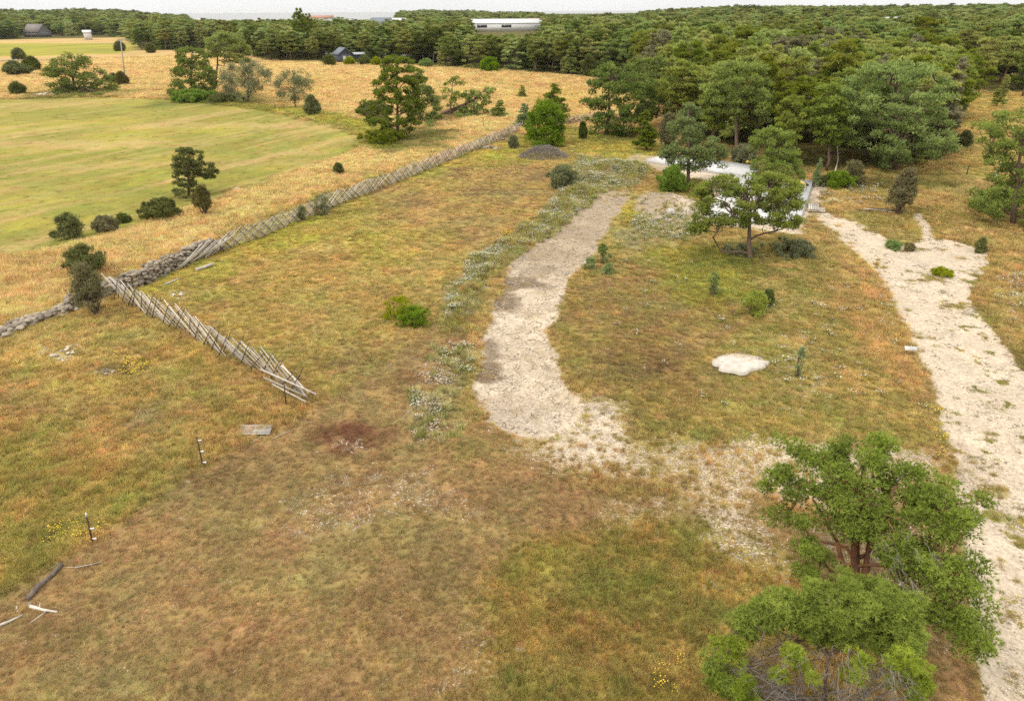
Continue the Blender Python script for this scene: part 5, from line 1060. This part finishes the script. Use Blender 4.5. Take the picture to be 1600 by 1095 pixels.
# houses
M_DARKW = simple('dark_grey_boards', (.085, .095, .115), (.06, .065, .08), 3, stretch=(6, 6, .5)); M_ROOFG = simple('grey_roofing', (.50, .52, .52), (.38, .40, .40), 2, var=.05)
M_ROOFD = simple('slate_blue_roofing', (.19, .22, .25), (.14, .16, .19), 2, var=.05); M_WALLW = simple('white_render', (.66, .65, .62), (.55, .54, .52), 1.5, var=.05); M_GLASS = simple('dark_window_glass', (.03, .035, .04), (.02, .02, .03), 2, rough=.1, spec=.6, var=.02)
M_BARN = simple('grey_barn_boards', (.15, .145, .14), (.10, .095, .09), 2, stretch=(6, 6, .5)); M_ROOFT = simple('grey_brown_roof', (.24, .21, .19), (.17, .15, .14), 2, var=.05); M_ORROOF = simple('orange_tiles', (.45, .24, .16), (.34, .17, .11), 1, var=.05)
def house(lab, loc, w, d, hw, hr, rz, wall, roof, windows=(), door=None, chim=None, cat='house', name='house', over=.35, ridge='x'):
    e = empty(name, loc, lab, cat, rz=rz); m = MB(); m.box((0, 0, hw/2), (w, d, hw))
    if ridge == 'x': m.add([(-w/2, -d/2, hw), (-w/2, d/2, hw), (-w/2, 0, hw+hr), (w/2, -d/2, hw), (w/2, d/2, hw), (w/2, 0, hw+hr)], t=[[0, 2, 1], [3, 4, 5]])
    else: m.add([(-w/2, -d/2, hw), (w/2, -d/2, hw), (0, -d/2, hw+hr), (-w/2, d/2, hw), (w/2, d/2, hw), (0, d/2, hw+hr)], t=[[0, 1, 2], [3, 5, 4]])
    m.build('wall', wall, e); m = MB()
    W_, D_ = (w, d) if ridge == 'x' else (d, w); a = math.atan2(hr, D_/2); L_ = math.hypot(hr, D_/2)+over
    for s in (-1, 1):
        R_ = np.array(Matrix.Rotation(-s*a, 3, 'X')); c = np.array([0, s*math.cos(a)*L_/2, hw+hr-math.sin(a)*L_/2+.1])
        if ridge != 'x': Q = np.array(Matrix.Rotation(math.pi/2, 3, 'Z')); R_ = Q@R_; c = Q@c
        m.box(c, (W_+2*over, L_, .12), R=R_)
    rf = m.build('roof', roof, e)
    for (x, z, ww, wh) in windows:
        f = MB(); f.box((x, -d/2-.03, z), (ww+.2, .07, wh+.2)); fo = f.build('window', M_INS, e); p = MB(); p.box((x, -d/2-.075, z), (ww, .02, wh)); p.build('pane', M_GLASS, fo)
    if door: f = MB(); f.box((door[0], -d/2-.04, 1.02), (1, .08, 2.04)); f.build('door', door[1], e)
    if chim: f = MB(); f.box((chim[0], chim[1], hw+hr+.3), (.6, .6, 1.4)); f.build('chimney', M_CONC, rf)
    return e
q = G(537, 97); house('small dark grey cabin with white door at the back edge of the meadow', q, 5.2, 6, 2.6, 1.9, .55, M_DARKW, M_ROOFD, [(1.4, 1.5, .7, .8)], (-.6, M_INS), ridge='y')
q = G(548, 95)+[2.2, 4, 0]; house('low pale-roofed lean-to shed right of the dark grey cabin', q, 4.5, 3, 1.9, .5, .3, M_DARKW, M_ROOFG, cat='shed', name='shed')
q = G(521, 94)+[-1.5, 5, 0]; house('low white-roofed shed half hidden left of the dark grey cabin', q, 4, 3, 1.9, .5, .1, M_WALLW, M_ROOFG, cat='shed', name='shed')
q = G(660, 96); house('grey-roofed house with a chimney among tall pines behind the meadow', q+[0, 2, 0], 8, 6, 2.8, 3.2, -.15, M_DARKW, M_ROOFG, [(-2.4, 1.5, 1, 1), (0, 1.5, 1, 1)], (2.2, M_WALLW), (-3.2, 0)); 
q = G(645, 98); house('low porch roof left of the grey-roofed house', q, 6, 3.5, 2.2, .5, -.1, M_DARKW, M_ROOFG, [(-1, 1.2, 1, .8)], cat='porch', name='porch')
q = G(776, 92)+[0, 4, 0]; house('tiny pale roof showing in the wood edge at the back of the meadow', q, 4, 3, 1.9, .5, .1, M_DARKW, M_ROOFG, cat='shed', name='shed')
q = G(60, 58); house('grey barn with a brown gabled roof under dark trees at the far left', q, 15, 10, 3.4, 5.0, -.35, M_BARN, M_ROOFT, [(-3, 1.8, 1.2, 1.2), (3, 1.8, 1.2, 1.2)], (0, M_BARN), cat='barn', name='barn')
q = G(34, 54); house('low dark shed left of the grey barn', q+[-3, 6, 0], 12, 6, 2.2, 1.4, -.1, M_BARN, M_BARN, cat='shed', name='shed')
# caravan
b = G(590, 93); e = empty('caravan', b, 'white caravan parked at the wood edge between cabin and house', 'caravan', rz=-.05); m = MB(); pr = [(-3.0, .45), (-3.1, 1.3), (-2.7, 2.35), (-2.2, 2.55), (2.5, 2.55), (2.9, 2.3), (3.1, 1.2), (2.9, .45)]
n_ = len(pr); m.add([(x, -1.1, z) for x, z in pr]+[(x, 1.1, z) for x, z in pr], q=[[i, (i+1) % n_, n_+(i+1) % n_, n_+i] for i in range(n_)], t=[[0, i+1, i] for i in range(1, n_-1)]+[[n_, n_+i, n_+i+1] for i in range(1, n_-1)]); m.build('body', M_WALLW, e)
for x in (-1.7, .1, 1.8): f = MB(); f.box((x, -1.12, 1.65), (.9, .04, .55)); f.build('window', M_GLASS, e)
for x in (-.45, .45): f = MB(); f.tube([(x, -1.0, .33), (x, -.8, .33)], [.33, .33], 14); f.build('wheel', M_BLACK, e)
f = MB(); f.tube([(-3, 0, .5), (-4.2, 0, .5)], [.06, .06], 6); f.build('drawbar', M_CONC, e)
# far buildings above the trees
def far_house(lab, px, dist, w, d, hw, hr, rz, wall, roof, **k):
    dd = ray(px, 40); x = dd[0]/math.hypot(dd[0], dd[1])*dist; y = dd[1]/math.hypot(dd[0], dd[1])*dist; return house(lab, (x, y, zh(x, y)), w, d, hw, hr, rz, wall, roof, **k)
far_house('huge white industrial hall with a pale sloping roof above the trees', 790, 640, 66, 38, 6.0, 3.0, .04, M_WALLW, M_WALLW, windows=[(-20, 4, 8, 2), (0, 4, 8, 2)], cat='hall', name='industrial_hall')
far_house('orange-roofed building at the right end of the white industrial hall', 838, 655, 14, 20, 7.2, 2.0, .04, M_WALLW, M_ORROOF, cat='building', name='building')
far_house('white two-storey house with a grey gabled roof far among the trees', 597, 520, 13, 10, 8.0, 3.6, -.2, M_WALLW, M_ROOFD, windows=[(-3.5, 6.5, 1.6, 1.5), (0, 6.5, 1.6, 1.5), (3.5, 6.5, 1.6, 1.5)], door=(0, M_BARN))
far_house('long low white building just right of the far two-storey house', 632, 640, 30, 10, 8.6, 1.6, 0, M_WALLW, M_WALLW, cat='building', name='building')
far_house('far reddish-roofed house in front of the sea strip', 505, 820, 22, 10, 9.5, 2, .1, M_WALLW, M_ORROOF)
far_house('far white building by the shore at the left end of the sea strip', 306, 900, 26, 12, 9.3, 1.8, 0, M_WALLW, M_WALLW, cat='building', name='building')
far_house('far small reddish building right of the white shore building', 340, 950, 16, 12, 9.5, 1.8, 0, M_WALLW, M_ORROOF, cat='building', name='building')
far_house('far white roof in the gap of trees at the upper left', 133, 560, 4.5, 8, 4.4, 1.2, .5, M_WALLW, M_WALLW, cat='building', name='building')
far_house('far white-roofed hall in the middle of the right-hand forest', 1394, 500, 11, 10, 8.0, 1.2, 0, M_WALLW, M_WALLW, cat='hall', name='hall')
far_house('far white roof at the right end of the forest, below the skyline', 1458, 420, 6, 6, 7.2, 1.0, .2, M_WALLW, M_WALLW, cat='building', name='building')
far_house('far pale house with a reddish roof in the right-hand forest', 1438, 480, 7, 6, 7.4, 1.6, .2, M_WALLW, M_ORROOF)
far_house('far pale house at the left part of the right-hand forest', 1328, 480, 6, 6, 7.2, 1.6, .2, M_CONC, M_ORROOF)

# ------------------------------------------------------------------ grass, flowers, gravel: uncountable cover
def inst_mat(name, attrname='col', var=.28, transl=.25, rough=.9):
    m, t = new_mat(name); c = attr(t, attrname, 'INSTANCER', 'Color'); f = rng_(t, attr(t, 'rnd'), 0, 1, 1-var, 1+var); cm = N(t, 'ShaderNodeCombineColor')
    for i in range(3): t.links.new(f, cm.inputs[i])
    finish(t, mixc(t, c, cm.outputs[0], 1.0, 'MULTIPLY'), rough, spec=.1, transl=transl); return m
M_GRASS = inst_mat('grass_blades'); M_PEB = inst_mat('loose_stones', var=.2, transl=0)
g = np.random.default_rng(90)
def tuft(i, n, wid, lean, curly=.3):
    g = np.random.default_rng(900+i); rr = g.uniform(0, 1, n)**.6; a = g.uniform(0, 6.28, n); base = np.stack([rr*np.cos(a)*.55, rr*np.sin(a)*.55, -.05*np.ones(n)], 1)
    out = np.stack([np.cos(a), np.sin(a), np.zeros(n)], 1)*rr[:, None]*lean+g.normal(0, lean*.6, (n, 3))*[1, 1, 0]; h = g.uniform(.45, 1.1, n)[:, None]
    mid = base+out*.35+np.array([0, 0, .6])*h; tip = base+out+np.array([0, 0, 1.0])*h*(1-curly*g.uniform(0, 1, (n, 1))); s = unit(np.cross(np.stack([np.cos(a+1), np.sin(a+1), np.zeros(n)], 1), [0, 0, 1.]))*wid
    v = np.stack([base-s, base+s, mid-s*.8, mid+s*.8, tip], 1).reshape(-1, 3); k = np.arange(n)[:, None]*5
    t = np.concatenate([k+[0, 1, 3], k+[0, 3, 2], k+[2, 3, 4]]); return mesh_obj('tuft_%d' % i, v, t, None, [M_GRASS], {'rnd': np.repeat(g.uniform(0, 1, n), 5)}, link=False)
TUFTS = [tuft(0, 60, .030, .5), tuft(1, 60, .028, .7, .5), tuft(2, 48, .035, .35), tuft(3, 70, .026, .9, .7), tuft(4, 50, .032, .6)]
def cover_points(n0, rmin, rmax, g, power):
    """more, smaller clumps near, fewer and larger far"""
    u = g.uniform(0, 1, n0); k = 2-power; r = (rmin**k+(rmax**k-rmin**k)*u)**(1/k); th = g.uniform(-.86, .86, n0); return r*np.sin(th), r*np.cos(th), r
x, y, r = cover_points(330000, 7, 330, g, 1.45)
c, h, gr, _ = fields(x, y); pn = vnoise(x*5, y*5, 3)*.5+fbm(x, y, 1.1, 47, 3)*.5; keep = (gr+(pn-.5)*.9 < .39) | ((gr < .9) & (g.uniform(0, 1, len(x)) < .10)); keep &= (h > .042) | (g.uniform(0, 1, len(x)) < .05)
x, y, r, c, h = x[keep], y[keep], r[keep], c[keep], h[keep]; n = len(x)
s = .17*(r/22)**.72*g.uniform(.6, 1.5, n)*(.75+h); hh = (h*g.uniform(.5, 1.25, n)*(.55+.9*fbm(x, y, .8, 19, 3)))+.02
tone = 1+(g.uniform(.72, 1.45, n)-1.0)[:, None]*(1-1.3*h[:, None]); tint = np.stack([1+g.normal(0, .06, n), 1+g.normal(0, .07, n), 1+g.normal(0, .06, n)], 1)
lum = c.mean(1)[:, None]*np.array([[1.12, 1.05, .83]]); gc_ = np.clip((c*.90+lum*.10)*np.array([[.99, 1.0, 1.0]])*tone*tint*(1.26+1.2*h[:, None]), .01, .85)
gmix = ((g.uniform(0, 1, n) < (.10+.22*(fbm(x, y, .4, 61, 3) > .55))*np.where(h < .065, .35, 1)))[:, None]; gc_ = np.where(gmix, gc_*.6+(C['lime']*.5+C['green']*.5)*.4, gc_)
bmix = (g.uniform(0, 1, n) < .12)[:, None]; gc_ = np.where(bmix, gc_*.5+C['thatch2']*.5, gc_)
scatter('meadow_grass', np.stack([x, y, hgt(x, y)], 1), np.stack([s, s, hh], 1), np.stack([g.normal(0, .12, n), g.normal(0, .12, n), g.uniform(0, 6.28, n)], 1), g.integers(0, 5, n), TUFTS, {'col': gc_}, 'dry yellow and green grass covering the meadows')
print('TUFTS', n)
# loose stones on gravel and thin soil
PEB = []
for i in range(4):
    m = MB(); gg = np.random.default_rng(950+i)
    for k in range(7): rock(m, np.array([gg.normal(0, 2.6), gg.normal(0, 2.6), .2]), gg.uniform(.5, 1.15), gg, flat=.5)
    PEB.append(m.build('loose_stone_%d' % i, M_PEB, link=False))
x, y, r = cover_points(60000, 12, 75, g, 1.2); c, h, gr, gc = fields(x, y); dR = sdist(DRIVE, x, y); keep = ((gr > .22) & (gr < .95) & (g.uniform(0, 1, len(x)) < .9)) | ((gr >= .95) & (g.uniform(0, 1, len(x)) < np.where(dR > 0, .9, .12))) | ((g.uniform(0, 1, len(x)) < .012) & (h < .2))
x, y, r, gc = x[keep], y[keep], r[keep], gc[keep]; n = len(x); s = .030*(r/25)**.5*g.uniform(.5, 1.5, n); col_ = (C['pale'][None]*.45+C['gravel'][None]*.35+gc*.2)*g.uniform(.35, 1.05, n)[:, None]
scatter('loose_stones', np.stack([x, y, hgt(x, y)], 1), np.stack([s, s, s], 1), np.stack([0*s, 0*s, g.uniform(0, 6.28, n)], 1), g.integers(0, 4, n), PEB, {'col': col_}, 'pale loose stones strewn on gravel and bare soil')
# flowers
M_STEM = simple('flower_stems', (.10, .14, .04), (.07, .10, .03), 5); M_PETW = simple('white_petals', (.56, .55, .46), (.46, .45, .36), 5, var=.1); M_PETY = simple('yellow_petals', (.72, .52, .05), (.6, .42, .04), 5, var=.1)
def flower(i, mat, n, hgt_, rad):
    gg = np.random.default_rng(980+i); m = MB(); mi = []
    for k in range(n):
        a = gg.uniform(0, 6.28); q = gg.uniform(0, 1)**.5*.3; top = np.array([q*math.cos(a), q*math.sin(a), hgt_*gg.uniform(.7, 1.1)]); m.tube([(top[0]*.4, top[1]*.4, 0), top], [.006, .005], 3, r=.5, cap=False)
        nn = 7; th = np.arange(nn)*2*math.pi/nn; rr = rad*gg.uniform(.7, 1.2); tl = gg.normal(0, .3, 2); v = [top+[0, 0, .015]]+[top+np.array([rr*math.cos(t_), rr*math.sin(t_), rr*(tl[0]*math.cos(t_)+tl[1]*math.sin(t_))]) for t_ in th]
        m.add(v, t=[[0, 1+j, 1+(j+1) % nn] for j in range(nn)], r=.9)
    o = m.build('flower_%d' % i, M_STEM, link=False); o.data.materials.append(mat)
    for p in o.data.polygons:
        if o.data.attributes['rnd'].data[p.vertices[0]].value > .8: p.material_index = 1
    return o
FW = [flower(i, M_PETW, 7, .42, .035) for i in range(3)]; FY = [flower(5+i, M_PETY, 8, .35, .03) for i in range(2)]
def flower_field(name, zones, protos, seed, lab, base=0):
    gg = np.random.default_rng(seed); X = []; Y = []
    for poly, n in zones:
        pw = np.array(PP(poly)); mn, mxx = pw.min(0), pw.max(0); q = gg.uniform(mn, mxx, (n*3, 2)); d = sdist_all(pw, q[:, 0], q[:, 1]); k = (d < 0) & (fbm(q[:, 0], q[:, 1], .8, 7, 3) > .42); n = int(n*.5); X += list(q[k][:n, 0]); Y += list(q[k][:n, 1])
    x, y = np.array(X), np.array(Y); n = len(x); s = gg.uniform(.5, 1.0, n)*(np.hypot(x, y)/45)**.3
    scatter(name, np.stack([x, y, hgt(x, y)], 1), np.stack([s, s, s], 1), np.stack([0*s, 0*s, gg.uniform(0, 6.28, n)], 1), gg.integers(0, len(protos), n), protos, label=lab)
flower_field('white_wildflowers', [([(905, 245), (1015, 262), (1000, 290), (930, 300), (890, 290)], 900), ([(880, 285), (935, 285), (915, 325), (840, 375), (780, 405), (775, 390), (840, 345)], 800), ([(735, 400), (790, 385), (780, 415), (735, 450), (715, 450)], 260), ([(690, 450), (750, 440), (745, 480), (700, 500)], 90), ([(690, 540), (745, 535), (740, 580), (690, 600)], 80), ([(640, 615), (710, 605), (715, 650), (640, 670)], 60),
  ([(990, 340), (1090, 330), (1080, 375), (980, 375)], 420), ([(1150, 480), (1400, 440), (1460, 650), (1220, 650)], 150), ([(950, 400), (1150, 400), (1150, 640), (950, 600)], 60), ([(1280, 290), (1380, 290), (1380, 320), (1280, 320)], 160), ([(1550, 430), (1640, 430), (1640, 560), (1570, 530)], 90)], FW, 3, 'white umbels flowering along the bank of the gravel track')
flower_field('yellow_wildflowers', [([(975, 330), (1010, 320), (1010, 350), (965, 350)], 130), ([(1080, 315), (1130, 310), (1130, 345), (1085, 345)], 120), ([(180, 555), (240, 565), (225, 590), (185, 585)], 60), ([(70, 815), (170, 810), (160, 850), (80, 850)], 40), ([(780, 370), (830, 350), (820, 380), (780, 400)], 90), ([(1460, 640), (1485, 640), (1490, 730), (1465, 720)], 26), ([(1020, 1020), (1100, 1020), (1080, 1080), (1020, 1080)], 20)], FY, 4, 'yellow flowers dotted on banks and rough grass')

gg = np.random.default_rng(31); X = []
for poly, n in (([(905, 245), (1015, 262), (1000, 292), (930, 302), (885, 290)], 1500), ([(880, 285), (940, 285), (915, 325), (840, 378), (780, 408), (770, 390), (840, 345)], 1500), ([(735, 400), (790, 385), (780, 415), (735, 450), (715, 450)], 240), ([(690, 450), (750, 440), (745, 495), (700, 500)], 80), ([(690, 535), (748, 530), (740, 590), (650, 600)], 75), ([(635, 610), (715, 605), (720, 700), (640, 690)], 95), ([(985, 335), (1100, 325), (1090, 375), (975, 380)], 240)):
    pw = np.array(PP(poly)); q = gg.uniform(pw.min(0), pw.max(0), (n*3, 2)); d = sdist_all(pw, q[:, 0], q[:, 1])+(fbm(q[:, 0], q[:, 1], .7, 9, 3)-.5)*2; X.append(q[(d < 0)][:n])
X = np.concatenate(X); x, y = X[:, 0], X[:, 1]; n = len(x); k = gg.uniform(0, 1, (n, 1)); cg = np.array([[.27, .29, .075]])*(1-k)+np.array([[.56, .48, .24]])*k; cg = cg*gg.uniform(.7, 1.4, (n, 1)); s = gg.uniform(.16, .34, n)
scatter('bank_weeds', np.stack([x, y, hgt(x, y)], 1), np.stack([s, s, gg.uniform(.22, .55, n)], 1), np.stack([gg.normal(0, .15, n), gg.normal(0, .15, n), gg.uniform(0, 6.28, n)], 1), gg.integers(0, 5, n), TUFTS, {'col': cg}, 'tall green and straw weeds along the bank of the gravel track')

# thin summer haze
m, t = new_mat('haze_air'); pv = N(t, 'ShaderNodeVolumePrincipled'); pv.inputs['Color'].default_value = (.97, .98, 1, 1); pv.inputs['Density'].default_value = .00005; pv.inputs['Anisotropy'].default_value = 0
out = N(t, 'ShaderNodeOutputMaterial'); t.links.new(pv.outputs[0], out.inputs['Volume'])
m.cycles.homogeneous_volume = True
b_ = MB(); b_.box((0, 4900, 12), (19000, 10800, 50)); hz_ = b_.build('haze', m); tag(hz_, 'thin pale summer haze over the land', 'haze', kind='stuff')
